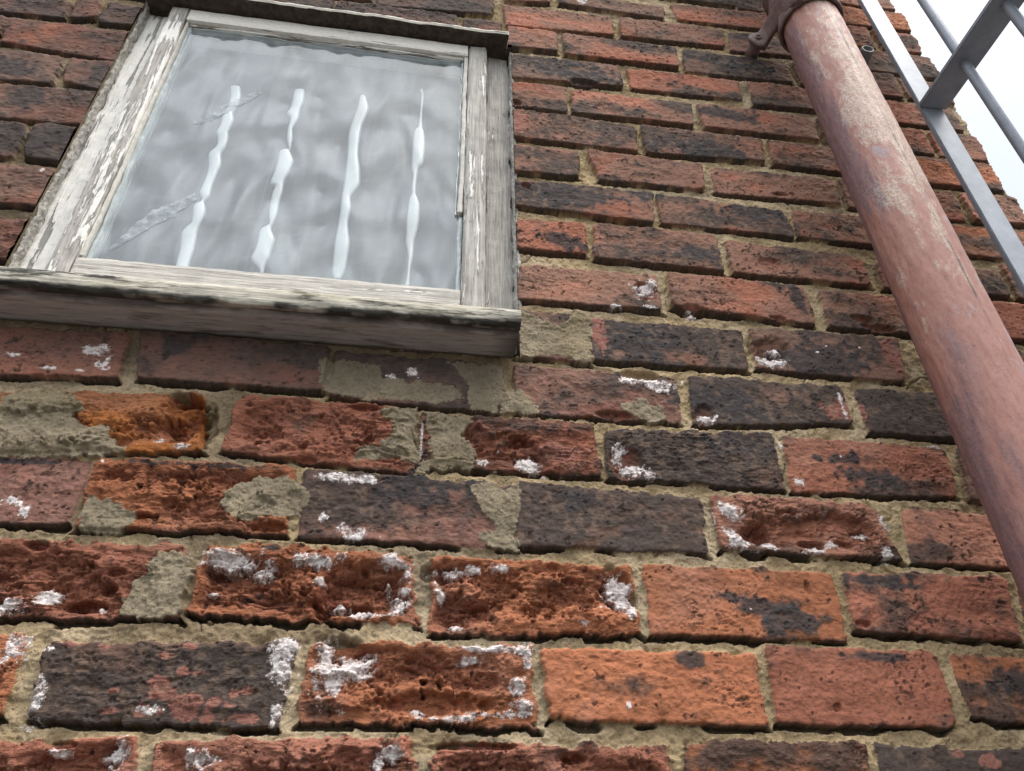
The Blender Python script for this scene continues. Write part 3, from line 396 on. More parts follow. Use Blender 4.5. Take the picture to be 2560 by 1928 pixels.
# ---------------------------------------------------------------- the wall
WX0, WX1, WZ0, WZ1 = .137, .786, 2.186, 2.914       # window opening
EDGE = 1.708
def axis_lines(parts):
    o = []
    for a, b, s in parts:
        n = max(1, int(round((b - a) / s))); o += list(np.linspace(a, b, n, endpoint=False))
    o.append(parts[-1][1]); return np.array(o, dtype=np.float64)
Q = 1.0
gx = axis_lines([(-1.4, -.15, .006), (-.15, .15, .0022 * Q), (.15, 1.32, .00125 * Q), (1.32, 1.70, .0021 * Q), (1.70, EDGE, .001)])
gz = axis_lines([(0, 1.64, .02), (1.64, 2.05, .0011 * Q), (2.05, 2.5, .0012 * Q), (2.5, 3.0, .0015 * Q), (3.0, 3.5, .0020 * Q), (3.5, 3.55, .004), (3.55, 4.6, .015)])
X, Z = np.meshgrid(gx, gz); X = X.astype(np.float32); Z = Z.astype(np.float32)
NZ, NX = X.shape
rnd = random.Random(7)

quads = []
spans = {}
for b in BRICKS:
    zc = (b[5] + b[11]) / 2; k = int(math.floor((zc - 1.65) / .09))
    quads.append((b[1], b[2], b[3], b[4:]))
    spans.setdefault(k, []).append((min(b[4], b[10]), max(b[6], b[8])))
def edge_of(k):
    r = random.Random(k * 31 + 5); return EDGE - r.choice([0, .002, .004, .001, .006])
def fill(k, a, b):
    z0 = 1.65 + .09 * k
    x = a
    while b - x > .03:
        w = .222 if b - x > .30 else (b - x if b - x < .235 else rnd.choice([.222, .108]))
        w = min(w, b - x)
        j = lambda s: rnd.uniform(-s, s)
        zl, zh = z0 + .009 + j(.002), z0 + .084 + j(.002)
        tone = rnd.choice('rrrmmpdo' if k > 6 else 'rropmd'); soot = rnd.uniform(.25, .7)
        quads.append((tone, soot, rnd.uniform(.1, .3), (x, zh + j(.002), x + w, zh + j(.002), x + w + j(.002), zl + j(.002), x + j(.002), zl + j(.002))))
        x += w + rnd.uniform(.009, .013)
for k in range(-19, 33):
    z0 = 1.65 + .09 * k; zm = z0 + .045
    occ = list(spans.get(k, []))
    if WZ0 < zm < WZ1 + .01: occ.append((WX0 - .005, WX1 + .005))
    occ.sort(); cur = -1.4 + (k % 2) * -.11
    end = edge_of(k)
    for a, b in occ + [(end + .011, 9)]:
        if a - cur > .05: fill(k, cur, a - .011)
        cur = max(cur, b + .011)

# shared noise fields
nA = fbm(X, Z, 14, 11, 4); nB = fbm(X, Z, 38, 21, 4); nC = fbm(X, Z, 120, 31, 3); nD = fbm(X, Z, 330, 41, 2)
lam = fbm(X + .012 * nB, Z + .008 * nA, 26, 51, 5, .5, 2.2)             # bedding layers of the fired clay
flk = fbm(X + .010 * nB, Z + .010 * nC, 17, 61, 5, .75, 1.5)             # flaking
sootn = fbm(X, Z, 13, 71, 4, .55, 1.6); hue = fbm(X, Z, 9, 81, 3)
saltn = fbm(X, Z, 70, 91, 5, 1, 1, .72)
warp = .0026 * nB + .0018 * nC + .0004 * nD

best = np.full(X.shape, -1.0, np.float32); bid = np.full(X.shape, -1, np.int32); bot = np.zeros(X.shape, bool)
for qi, (tone, soot, dec, q) in enumerate(quads):
    xs = q[0::2]; zs = q[1::2]
    i0, i1 = np.searchsorted(gx, [min(xs) - .012, max(xs) + .012]); j0, j1 = np.searchsorted(gz, [min(zs) - .012, max(zs) + .012])
    if i1 - i0 < 2 or j1 - j0 < 2: continue
    sl_ = (slice(j0, j1), slice(i0, i1)); x = X[sl_]; z = Z[sl_]
    sds = []
    for e in range(4):
        px, pz = xs[e], zs[e]; qx, qz = xs[(e + 1) % 4], zs[(e + 1) % 4]
        dx, dz = qx - px, qz - pz; L = math.hypot(dx, dz) + 1e-9
        sds.append(((x - px) * dz - (z - pz) * dx) / L)
    st = np.stack(sds); kk = .0028
    sdq = -kk * np.log(np.exp(-np.clip(st, -.05, .05) / kk).sum(0)) + .0012 + warp[sl_] * (.7 + .7 * dec)
    upd = sdq > best[sl_]
    best[sl_] = np.where(upd, sdq, best[sl_]); bid[sl_] = np.where(upd, qi, bid[sl_]); bot[sl_] = np.where(upd, np.argmin(st, 0) == 2, bot[sl_])
nq = len(quads)
dec = np.array([q[2] for q in quads] + [0], np.float32)[bid]; soot = np.array([q[1] for q in quads] + [0], np.float32)[bid]
off = np.array([rnd.uniform(-.002, .0025) for _ in range(nq)] + [0], np.float32)[bid]
seedv = np.array([rnd.uniform(-1, 1) for _ in range(nq)] + [0], np.float32)[bid]
seed2 = np.array([rnd.uniform(-1, 1) for _ in range(nq)] + [0], np.float32)[bid]
cxs = np.array([sum(q[3][0::2]) / 4 for q in quads] + [0], np.float32)[bid]; czs = np.array([sum(q[3][1::2]) / 4 for q in quads] + [0], np.float32)[bid]
tl = np.array([rnd.uniform(-.02, .02) for _ in range(nq)] + [0], np.float32)[bid]; tz = np.array([rnd.uniform(-.03, .05) for _ in range(nq)] + [0], np.float32)[bid]
inside = sstep(-.0006, .0010, best)
# brick relief
face = .0005 + off + tl * (X - cxs) + tz * (Z - czs)
face += .0007 * nB + .0005 * nC + .0002 * nD - .0014 * (1 - sstep(0, .0035, best)) 
lowr = sstep(2.25, 1.95, Z)                                              # the damp lower courses are the decayed ones
tq = Z * 62 + 1.9 * lam + 1.3 * nA + .5 * seedv * 3 + .5 * nB; saw = 1 - (tq - np.floor(tq)); saw = saw * sstep(0, .10, 1 - saw)
tq2 = Z * 150 + X * 14 + 2.2 * flk + 1.2 * nB; saw2 = 1 - (tq2 - np.floor(tq2)); saw2 = saw2 * sstep(0, .16, 1 - saw2)
decm = sstep(.32, .85, dec + .22 * nA)
face += (.0062 * decm * sstep(-.35, .35, nA + .4 * flk) * saw + .0020 * (.06 + decm) * saw2 * sstep(-.3, .4, flk)) * sstep(.002, .012, best)
terr = np.floor(lam * 3.0) + sstep(.45, .8, lam * 3.0 - np.floor(lam * 3.0))
face += (.0003 + .0030 * dec * sstep(.15, .5, dec)) * terr * .6 * sstep(.0, .012, best)
ridge = np.exp(-(flk / .05) ** 2); crk = np.exp(-(lam / .022) ** 2) * sstep(-.05, .35, nA + .25 * nB)
hole = sstep(.88, 1.02, nC + .35 * nD + .25 * nA)
face -= (.0012 + .0032 * dec) * crk + .0022 * hole
core = sstep(.004, .016, best + .004 * nB)
spall = sstep(.55, .95, dec) * .007 * core * (.6 + .9 * flk) + sstep(.2, .7, dec) * .005 * core * np.clip(flk, -.25, 1) + sstep(.5, .9, dec) * .003 * ridge * core
hol = sstep(-.02, .10, flk + .12 * nC + .9 * (dec - .78)) * sstep(.008, .022, best + .006 * nB) * sstep(.35, .6, dec)
face -= spall + hol * (.0045 + .0065 * np.clip(flk + .3 * nA, 0, 1))
face += dec * .0020 * core * (nB + .8 * nC + .5 * nD)
fresh = np.clip(sstep(.15, .6, flk * dec * 1.6 + (dec - .45) * .9), 0, 1) * core    # newly exposed clay
# mortar relief
mor = (-.0066 + .0036 * lowr) + .0022 * nB + .0016 * nC + .0007 * nD + .0012 * nA
gapw = np.maximum(.0034 + .0022 * nB + .0014 * nA, .0004)
gap = bot * sstep(1.0, .55, np.abs(best + .6 * gapw) / gapw) * sstep(-.75, -.35, nA + .5 * nB)
mor = mor - (.013 + .004 * nA) * gap
H = mor + (face - mor) * inside
# pits and hollows
pitm = np.zeros(X.shape, np.float32)
for (cx, cz, rx, rz, dp) in PITS:
    i0, i1 = np.searchsorted(gx, [cx - 1.6 * rx, cx + 1.6 * rx]); j0, j1 = np.searchsorted(gz, [cz - 1.6 * rz, cz + 1.6 * rz]); s_ = (slice(j0, j1), slice(i0, i1))
    r = np.sqrt(((X[s_] - cx) / rx) ** 2 + ((Z[s_] - cz) / rz) ** 2) + .28 * nB[s_] + .18 * nC[s_]
    f = sstep(1.05, .62, r)
    H[s_] -= (dp * 1.15 * f * (.8 + .35 * flk[s_]) + .002 * f * nC[s_]).astype(np.float32)
    pitm[s_] = np.maximum(pitm[s_], f)
# smeared repair mortar
pat = np.zeros(X.shape, np.float32)
for poly in PATCHES:
    px = [p[0] for p in poly]; pz = [p[1] for p in poly]
    i0, i1 = np.searchsorted(gx, [min(px) - .01, max(px) + .01]); j0, j1 = np.searchsorted(gz, [min(pz) - .01, max(pz) + .01]); s_ = (slice(j0, j1), slice(i0, i1))
    x = X[s_]; z = Z[s_]; ins = np.zeros(x.shape, bool); dm = np.full(x.shape, 9.0, np.float32)
    for e in range(len(poly)):
        x0, z0 = poly[e]; x1, z1 = poly[(e + 1) % len(poly)]
        dx, dz = x1 - x0, z1 - z0
        t = np.clip(((x - x0) * dx + (z - z0) * dz) / (dx * dx + dz * dz + 1e-12), 0, 1)
        dm = np.minimum(dm, np.hypot(x - x0 - t * dx, z - z0 - t * dz))
        cr = ((z0 > z) != (z1 > z)) & (x < (x1 - x0) * (z - z0) / (z1 - z0 + 1e-12) + x0); ins ^= cr
    s = np.where(ins, dm, -dm) + .0034 * nB[s_] + .0026 * nC[s_] + .0012 * nD[s_]
    pat[s_] = np.maximum(pat[s_], sstep(-.0006, .0008, s))
hp = -.0005 + .0010 * nA + .0011 * nB + .0010 * nC + .0008 * nD + .0015 * sstep(.0, .5, flk)
H = H + (np.maximum(H + .0004, hp) - H) * pat
# hairline cracks in the joints
hc = np.exp(-(fbm(X, Z, 7, 133, 4, 1.0, .5) / .012) ** 2) * (1 - inside) * (nA > .1)
H -= .004 * hc
# salt bloom
salt = np.zeros(X.shape, np.float32)
for (cx, cz, rx, rz) in SALTS:
    i0, i1 = np.searchsorted(gx, [cx - 1.9 * rx - .004, cx + 1.9 * rx + .004]); j0, j1 = np.searchsorted(gz, [cz - 1.9 * rz - .004, cz + 1.9 * rz + .004]); s_ = (slice(j0, j1), slice(i0, i1))
    r = np.sqrt(((X[s_] - cx) / rx) ** 2 + ((Z[s_] - cz) / rz) ** 2)
    v = (1.14 - r + .80 * saltn[s_] + .12 * flk[s_]) * np.where((inside[s_] > .6) & (pat[s_] < .5), 1, .5)
    salt[s_] = np.maximum(salt[s_], v.astype(np.float32))
sraw = salt
sraw = np.where(sraw > 0, sraw + .15 * nD, 0).astype(np.float32); salt = sstep(.26, .60, sraw)
fillm = sstep(.15, .6, sraw) * .75
H = H + (np.maximum(H, -.0035 + .002 * nB) - H) * fillm
H += sstep(.25, .9, sraw) * (.0006 + .0012 * np.clip(saltn, -.6, 1) + .0009 * nD + .0005 * nC)

# ---- colours (albedo of the clay, soot stains, salts and sand, with some shade painted in)
TONE = {'r': (.330, .132, .085), 'o': (.375, .146, .074), 'O': (.47, .170, .048), 'p': (.20, .105, .082), 'd': (.175, .104, .078), 'm': (.36, .170, .115)}
bc = np.array([TONE[q[0]] for q in quads] + [(0, 0, 0)], np.float32)[bid]
bc = bc * (1 + .14 * seedv + .16 * nA + .12 * nB)[..., None]
def mixc(c, m, t): return c + (np.array(t, np.float32) - c) * m[..., None]
h2 = sstep(.0, .75, hue + .35 * seed2 + .25 * nB)
bc = mixc(bc, .42 * h2, (.33, .165, .118))                                # pinkish faces
bc = mixc(bc, .32 * sstep(.1, .8, -hue + .3 * nB), (.24, .085, .050))      # deeper red
bc = mixc(bc, .75 * fresh * sstep(.0, .5, flk + .2), (.30, .120, .072))
bc = mixc(bc, .5 * fresh * sstep(.1, .6, -lam), (.19, .072, .050))
bc = mixc(bc, .62 * (1 - fresh) * sstep(-.45, .35, sootn + .5 * hue + .35 * seed2 + .25 * nB + .25) * sstep(1.95, 2.35, Z), (.185, .118, .088))
sm = sstep(-.16, .52, sootn * .75 + .24 * nB + .16 * nC + .08 * nD + .12 * seed2 + (soot - .53) * 1.1 + 1.2 * np.maximum(soot - .66, 0))
sm = sm * (1 - .85 * sstep(.2, .8, fresh * dec * 1.5)) * (1 - .8 * pitm)
sm2 = sstep(.25, .6, nC * .5 + nB * .5 + (soot - .6) * .8) * (1 - .7 * fresh)
bc = mixc(bc, np.clip(.85 * sm, 0, 1), (.052, .045, .040))
bc = mixc(bc, .30 * sm2, (.075, .06, .056))
bc = mixc(bc, .55 * pitm * sstep(-.4, .5, nB), (.22, .062, .042))
bc = mixc(bc, np.clip(.65 * crk * (1 - .5 * dec) + .6 * hole, 0, .9), (.060, .038, .030))
for (lst, tc_, am) in ((STAINS, (.050, .044, .044), .9), (CHIPS, (.29, .128, .098), .85)):
    for (cx, cz, rx, rz) in lst:
        i0, i1 = np.searchsorted(gx, [cx - 2 * rx, cx + 2 * rx]); j0, j1 = np.searchsorted(gz, [cz - 2 * rz, cz + 2 * rz]); s_ = (slice(j0, j1), slice(i0, i1))
        r = np.sqrt(((X[s_] - cx) / rx) ** 2 + ((Z[s_] - cz) / rz) ** 2)
        if lst is STAINS: f = sstep(-.25, .35, 1 - r + .55 * nB[s_] + .35 * nC[s_] + .25 * sootn[s_])
        else: f = sstep(.0, .12, 1 - r + .5 * nB[s_] + .45 * nC[s_])
        bc[s_] = mixc(bc[s_], am * f, tc_)
bc = mixc(bc, .8 * bot * sstep(.0034, .0008, best) * sstep(-.9, -.1, nA + nB), (.055, .044, .038))  # lower brick edges: soot crust plus the shade beneath, both put into the colour
spk = sstep(.62, .8, nD) * sstep(0, .5, nA)
bc = mixc(bc, .5 * spk, (.05, .035, .032))
bc = mixc(bc, .35 * sstep(.3, .7, -nC + .3 * nA) * sm, (.22, .15, .11))
mc = np.empty(X.shape + (3,), np.float32); mc[:] = (.42, .318, .185)
mc = mc * (1 + .15 * nA + .18 * nB)[..., None]
mc = mixc(mc, .55 * sstep(-.1, .6, hue + .3 * nB), (.56, .455, .315))
mc = mixc(mc, .5 * sstep(.15, .7, -sootn + .3 * nC), (.135, .105, .072))
pc = np.empty(X.shape + (3,), np.float32); pc[:] = (.315, .262, .182)
pc = pc * (1 + .16 * nB + .22 * nA + .10 * nC)[..., None]
pc = mixc(pc, .5 * sstep(.1, .7, sootn + .3 * nB), (.17, .135, .085)); pc = mixc(pc, .4 * sstep(.2, .8, hue), (.36, .29, .16))
mc = mc + (pc - mc) * pat[..., None]
under = sstep(2.085, 2.15, Z) * sstep(.81, .74, X) * sstep(-.9, .5, nA + .4 * nB + .4)          # shadow of the sill, painted as a dark band on the course below
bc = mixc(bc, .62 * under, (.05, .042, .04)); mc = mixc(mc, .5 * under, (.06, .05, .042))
isb = (inside > .5) & (pat < .5)
mc = mixc(mc, .8 * np.clip(gap, 0, 1) * (1 - pat), (.05, .042, .036))  # shadow line in the gap under each brick, also painted into the mortar
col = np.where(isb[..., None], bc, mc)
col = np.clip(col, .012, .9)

# ---- mesh: one sheet cut into the brick faces and the mortar
edge = np.array([0.0] * NZ, np.float32)
for j in range(NZ):
    k = int(math.floor((gz[j] - 1.65) / .09)); f = (gz[j] - 1.65) / .09 - k
    e = edge_of(k) - EDGE
    if f < .09 or f > .94: e -= .0025
    edge[j] = e + .002 * float(vn(np.array([gz[j] * 60.]), np.array([3.3]), 5)[0]) + .0015 * float(vn(np.array([gz[j] * 240.]), np.array([1.3]), 6)[0])
XW = X + (sstep(1.62, EDGE, X)) * edge[:, None]
Y = -H
# return face of the quoin: extra columns running back into the depth of the wall
ext = [.004, .012, .03, .06, .11, .17, .24]
XE = np.concatenate([XW] + [XW[:, -1:] + .0 * X[:, -1:] - (.0 if d < .01 else .002) * np.abs(nB[:, -1:]) for d in ext], 1)
YE = np.concatenate([Y] + [Y[:, -1:] + d for d in ext], 1); ZE = np.concatenate([Z] + [Z[:, -1:]] * len(ext), 1)
alp = np.clip(.30 + .9 * sstep(.2, .6, dec) + .4 * salt, 0, 1).astype(np.float32)
sraw = np.clip(sraw, 0, 1.5)
saE = np.concatenate([sraw] + [sraw[:, -1:] * 0] * len(ext), 1)
alE = np.concatenate([alp] + [alp[:, -1:]] * len(ext), 1)
colE = np.concatenate([col] + [col[:, -1:]] * len(ext), 1); isbE = np.concatenate([isb] + [isb[:, -1:]] * len(ext), 1)
NXE = XE.shape[1]
idx = np.arange(NZ * NXE).reshape(NZ, NXE)
fa = np.stack([idx[:-1, :-1], idx[:-1, 1:], idx[1:, 1:], idx[1:, :-1]], -1)
ctr_x = (XE[:-1, :-1] + XE[1:, 1:]) / 2; ctr_z = (ZE[:-1, :-1] + ZE[1:, 1:]) / 2
hole = (ctr_x > WX0) & (ctr_x < WX1) & (ctr_z > WZ0) & (ctr_z < WZ1)
fb = (isbE[:-1, :-1].astype(int) + isbE[1:, 1:] + isbE[1:, :-1] + isbE[:-1, 1:]) >= 2
S1 = saE.reshape(-1).astype(np.float32)
P3 = np.stack([XE, YE, ZE], -1).reshape(-1, 3).astype(np.float32); C4 = np.concatenate([colE.reshape(-1, 3), alE.reshape(-1, 1)], 1).astype(np.float32)
def sheet(name, faces, mat, parent, extra=None):
    u, inv = np.unique(faces.reshape(-1), return_inverse=True)
    pts = P3[u]; cc = C4[u]; sv = S1[u]; fl = inv.reshape(-1, 4)
    if extra is not None:
        ep, ec, ef = extra; fl = np.concatenate([fl, ef + len(pts)]); pts = np.concatenate([pts, ep]); cc = np.concatenate([cc, ec]); sv = np.concatenate([sv, np.zeros(len(ep), np.float32)])
    me = bpy.data.meshes.new(name)
    me.vertices.add(len(pts)); me.vertices.foreach_set('co', pts.reshape(-1))
    me.loops.add(fl.size); me.loops.foreach_set('vertex_index', fl.reshape(-1).astype(np.int32))
    me.polygons.add(len(fl)); me.polygons.foreach_set('loop_start', np.arange(0, fl.size, 4, dtype=np.int32))
    me.update(calc_edges=True)
    at = me.color_attributes.new('col', 'FLOAT_COLOR', 'POINT'); at.data.foreach_set('color', cc.reshape(-1))
    a2 = me.attributes.new('salt', 'FLOAT', 'POINT'); a2.data.foreach_set('value', sv)
    smooth(me)
    return link(name, me, mat, parent)
M_BRICK, M_MORTAR = mat_brick(), mat_mortar()
wall = empty('brick_wall', 'old red brick wall with sooty, crumbling bricks, white salt patches and sandy mortar', 'wall', (.7, 0, 0))
def at_root(o, root):
    o.parent = root
    if root.parent is None: o.matrix_parent_inverse = Matrix.Translation(-root.location)   # sub-parts: their part sits in world space already
    return o
# reveals of the window opening (mortar-coloured returns) and the back of the wall
def quad_block(lst):
    pts = []; fs = []
    for q in lst:
        fs.append([len(pts) + i for i in range(4)]); pts += q
    p = np.array(pts, np.float32); return p, np.tile(np.array([[.2, .165, .11, 1]], np.float32), (len(p), 1)), np.array(fs)
rv = quad_block([
    [(WX0, .002, WZ0), (WX0, .24, WZ0), (WX0, .24, WZ1), (WX0, .002, WZ1)], [(WX1, .002, WZ0), (WX1, .002, WZ1), (WX1, .24, WZ1), (WX1, .24, WZ0)],
    [(WX0, .002, WZ1), (WX0, .24, WZ1), (WX1, .24, WZ1), (WX1, .002, WZ1)], [(WX0, .002, WZ0), (WX1, .002, WZ0), (WX1, .24, WZ0), (WX0, .24, WZ0)],
    [(-1.4, .24, 0), (-1.4, .24, 4.6), (WX0, .24, 4.6), (WX0, .24, 0)], [(WX1, .24, 0), (WX1, .24, 4.6), (EDGE, .24, 4.6), (EDGE, .24, 0)],
    [(WX0, .24, 0), (WX0, .24, WZ0), (WX1, .24, WZ0), (WX1, .24, 0)], [(WX0, .24, WZ1), (WX0, .24, 4.6), (WX1, .24, 4.6), (WX1, .24, WZ1)],
    [(-1.4, 0, 4.6), (EDGE, 0, 4.6), (EDGE, .24, 4.6), (-1.4, .24, 4.6)], [(-1.4, 0, 0), (-1.4, 0, 4.6), (-1.4, .24, 4.6), (-1.4, .24, 0)]])
at_root(sheet('bricks', fa[~hole & fb], M_BRICK, None), wall)
at_root(sheet('mortar', fa[~hole & ~fb], M_MORTAR, None, rv), wall)

# ---------------------------------------------------------------- window
def grid_box(name, x0, x1, y0, y1, z0, z1, mat, parent, res=.006, amp=.0006, seed=0, bev=.002, shift=None, under=None):
    """a board: finely divided box, edges eased, faces slightly uneven"""
    bm = bmesh.new()
    nx, ny, nz = [max(1, min(220, int(round((b - a) / res)))) for a, b in ((x0, x1), (y0, y1), (z0, z1))]
    vs = {}
    def V(i, j, k):
        if (i, j, k) not in vs:
            x = x0 + (x1 - x0) * i / nx; y = y0 + (y1 - y0) * j / ny; z = z0 + (z1 - z0) * k / nz
            ed = (i in (0, nx)) + (j in (0, ny)) + (k in (0, nz))
            if ed >= 2:
                for t, (n_, a) in enumerate(((nx, i), (ny, j), (nz, k))):
                    s = bev * .5 if a == 0 else (-bev * .5 if a == n_ else 0)
                    if t == 0: x += s
                    elif t == 1: y += s
                    else: z += s
            vs[(i, j, k)] = bm.verts.new((x, y, z))
        return vs[(i, j, k)]
    for i in range(nx):
        for j in range(ny):
            bm.faces.new((V(i, j, 0), V(i, j + 1, 0), V(i + 1, j + 1, 0), V(i + 1, j, 0))); bm.faces.new((V(i, j, nz), V(i + 1, j, nz), V(i + 1, j + 1, nz), V(i, j + 1, nz)))
        for k in range(nz):
            bm.faces.new((V(i, 0, k), V(i + 1, 0, k), V(i + 1, 0, k + 1), V(i, 0, k + 1))); bm.faces.new((V(i, ny, k), V(i, ny, k + 1), V(i + 1, ny, k + 1), V(i + 1, ny, k)))
    for j in range(ny):
        for k in range(nz):
            bm.faces.new((V(0, j, k), V(0, j, k + 1), V(0, j + 1, k + 1), V(0, j + 1, k))); bm.faces.new((V(nx, j, k), V(nx, j + 1, k), V(nx, j + 1, k + 1), V(nx, j, k + 1)))
    if under:
        bm.normal_update()
        for f in bm.faces:
            if f.normal.z < -.6: f.material_index = under
    me = bpy.data.meshes.new(name); bm.to_mesh(me); bm.free()
    n = len(me.vertices); p = np.empty(n * 3, np.float32); me.vertices.foreach_get('co', p); p = p.reshape(-1, 3)
    a = p[:, 0] * 1.3 + p[:, 1] * .7; b = p[:, 2] + p[:, 1] * 1.1
    for c in range(3):
        p[:, c] += amp * fbm(a, b, 45, 200 + seed * 7 + c * 3, 3) + amp * .8 * fbm(a, b, 9, 300 + seed * 5 + c, 2)
    if shift is not None: p = shift(p)
    me.vertices.foreach_set('co', p.reshape(-1)); me.update()
    o = link(name, me, mat, None); return at_root(o, parent) if parent else o
win = empty('window', 'weathered wooden window with flaking white paint and rippled obscure glass above a decayed sill', 'window', (.46, .02, 2.19))
M_JL = mat_wood('flaking_white_paint', 2, .86, wood=(.36, .325, .28)); M_JR = mat_wood('bare_grey_wood_upright', 2, .28, wood=(.42, .40, .365))
M_SL = mat_wood('half_stripped_stile', 2, .53, wood=(.45, .425, .39)); M_SR = mat_wood('grey_stile', 2, .43, wood=(.48, .46, .42))
M_TOP = mat_wood('cream_painted_rail', 0, 1.0, paint=(.78, .755, .69), crack=.82); M_BOT = mat_wood('stripped_rail', 0, .28, wood=(.54, .515, .47))
M_SILL = mat_wood('rotting_sill_wood', 0, .0, wood=(.56, .53, .45), algae=.36); M_SOF = mat_soffit(); M_HEAD = mat_wood('dirty_painted_head', 0, .72, paint=(.60, .57, .50), algae=.3)
M_HEAD_UNDER = mat_plain('dark_head_underside', (.10, .078, .062), .9, 90, .6, .0012, .15)  # dark brown colour for the underside of the head
def jag(side):
    def f(p):
        if side < 0: msk = p[:, 0] < .145
        else: msk = p[:, 0] > .778
        p[msk, 0] += .0035 * fbm(p[msk, 2], p[msk, 1], 38, 7, 4) ; return p
    return f
grid_box('jamb', .1385, .1835, .021, .09, 2.205, 2.904, M_JL, win, .005, .0010, 1, shift=jag(-1))
grid_box('jamb', .742, .7845, .021, .09, 2.205, 2.904, M_JR, win, .005, .0008, 2, shift=jag(1))
grid_box('head', .139, .7775, -.028, .09, 2.9045, 2.9165, [M_HEAD, M_HEAD_UNDER], win, .005, .0010, 3, .003, under=1)
stl = grid_box('stile', .1845, .2135, -.001, .05, 2.232, 2.901, M_SL, win, .005, .0007, 4)
str_ = grid_box('stile', .707, .7405, -.001, .05, 2.232, 2.901, M_SR, win, .005, .0006, 5, .004)
tpr = grid_box('top_rail', .2140, .7065, -.0005, .05, 2.866, 2.900, M_TOP, win, .006, .0004, 6)
grid_box('bottom_rail', .2140, .7065, -.0015, .05, 2.228, 2.293, M_BOT, win, .006, .0006, 7)
M_BEAD = mat_plain('chalky_white_paint', (.66, .64, .585), .75, 120, .3, .0012)
M_PUT = mat_plain('grey_white_sealant', (.44, .49, .50), .35, 60, .25, .0010, .5)
grid_box('glazing_bead', .2140, .2185, .0035, .03, 2.300, 2.866, M_BEAD, stl, .004, .0006, 8)
grid_box('glazing_bead', .6985, .7065, .0030, .03, 2.452, 2.866, M_BEAD, str_, .004, .0010, 9)
grid_box('glazing_bead', .2190, .6980, .0060, .03, 2.8605, 2.8665, mat_wood('half_stripped_bead', 0, .55), tpr, .005, .0005, 10)  # top bead shows bare wood through flaking paint
# sealant fillets round the pane
def fillet(x0, x1, z0, z1, seed):
    o = grid_box('putty', x0, x1, .0095, .024, z0, z1, M_PUT, win, .004, .0011, seed); return o
fillet(.2187, .2245, 2.300, 2.860, 11); fillet(.6985, .7063, 2.296, 2.450, 12); fillet(.6945, .6983, 2.452, 2.860, 13)
fillet(.2150, .7060, 2.2930, 2.2990, 14); fillet(.2250, .694, 2.8565, 2.8603, 15)
# pane
M_GLASS = mat_glass()
pane = grid_box('pane', .216, .7045, .0125, .0165, 2.294, 2.864, M_GLASS, win, .2, 0, 16, 0)
# mastic between the right jamb and the brickwork
def ragged(p):
    p[:, 0] += .0022 * fbm(p[:, 2], p[:, 1] * 3, 55, 17, 4); p[:, 1] += .002 * fbm(p[:, 2], p[:, 0] * 5, 70, 27, 3); return p
grid_box('sealant', .7835, .7905, .004, .05, 2.222, 2.905, mat_plain('old_grey_mastic', (.50, .49, .455), .7, 130, .5, .002), win, .003, .0006, 17, shift=ragged)
grid_box('sealant', .1350, .1405, .006, .05, 2.222, 2.915, mat_plain('crumbly_fillet', (.46, .44, .40), .95, 150, .5, .003), win, .003, .0010, 18, shift=ragged)
# sill: moulded profile run along the wall
def sill():
    prof = [(.05, 2.236), (.0, 2.233), (-.054, 2.2165), (-.0605, 2.2125), (-.0618, 2.206), (-.0612, 2.196), (-.0600, 2.1895), (-.0575, 2.1880), (-.0500, 2.1882), (-.0485, 2.1925), (-.0425, 2.1925), (-.0410, 2.1868), (-.020, 2.1868), (-.001, 2.1868), (.05, 2.188)]
    fine = []
    for (a, b) in zip(prof[:-1], prof[1:]):
        n = max(1, int(math.hypot(b[0] - a[0], b[1] - a[1]) / .003))
        for t in range(n): fine.append((a[0] + (b[0] - a[0]) * t / n, a[1] + (b[1] - a[1]) * t / n))
    fine.append(prof[-1]); NXS = 330; L0, L1 = .134, .7785
    bm = bmesh.new(); g = []
    for i in range(NXS + 1):
        x = L0 + (L1 - L0) * i / NXS
        g.append([bm.verts.new((x, y, z)) for y, z in fine])
    fs = []
    for i in range(NXS):
        for j in range(len(fine) - 1):
            f = bm.faces.new((g[i][j], g[i][j + 1], g[i + 1][j + 1], g[i + 1][j]))
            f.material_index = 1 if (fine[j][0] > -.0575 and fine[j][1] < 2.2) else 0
        
    bm.faces.new(g[0][::-1]); bm.faces.new(g[-1])
    me = bpy.data.meshes.new('sill'); bm.to_mesh(me); bm.free()
    n = len(me.vertices); p = np.empty(n * 3, np.float32); me.vertices.foreach_get('co', p); p = p.reshape(-1, 3)
    u = p[:, 0]; w = p[:, 2] * 1.0 + p[:, 1] * .8
    gr = fbm(u, w, 260, 401, 4, .09, 1.0); lg = fbm(u, w, 30, 411, 4)
    edge_ = np.exp(-((p[:, 2] - 2.190) / .006) ** 2) * (p[:, 1] < -.05)
    p[:, 1] += .0010 * gr + .0012 * lg + edge_ * .002 * np.clip(fbm(u, w, 60, 421, 4), -.4, 1.5)
    p[:, 2] += .0006 * gr + .0008 * lg + edge_ * .0022 * np.clip(fbm(u, w, 50, 431, 4), -.6, 1.5)
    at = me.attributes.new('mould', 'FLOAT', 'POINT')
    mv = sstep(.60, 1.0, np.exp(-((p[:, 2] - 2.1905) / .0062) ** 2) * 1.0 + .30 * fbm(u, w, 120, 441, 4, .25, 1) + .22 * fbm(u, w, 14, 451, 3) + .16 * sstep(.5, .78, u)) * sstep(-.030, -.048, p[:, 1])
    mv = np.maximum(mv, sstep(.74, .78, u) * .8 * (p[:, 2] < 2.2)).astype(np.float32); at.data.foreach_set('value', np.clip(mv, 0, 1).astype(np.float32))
    me.vertices.foreach_set('co', p.reshape(-1)); me.update(); smooth(me)
    at_root(link('sill', me, [M_SILL, M_SOF]), win)
sill()
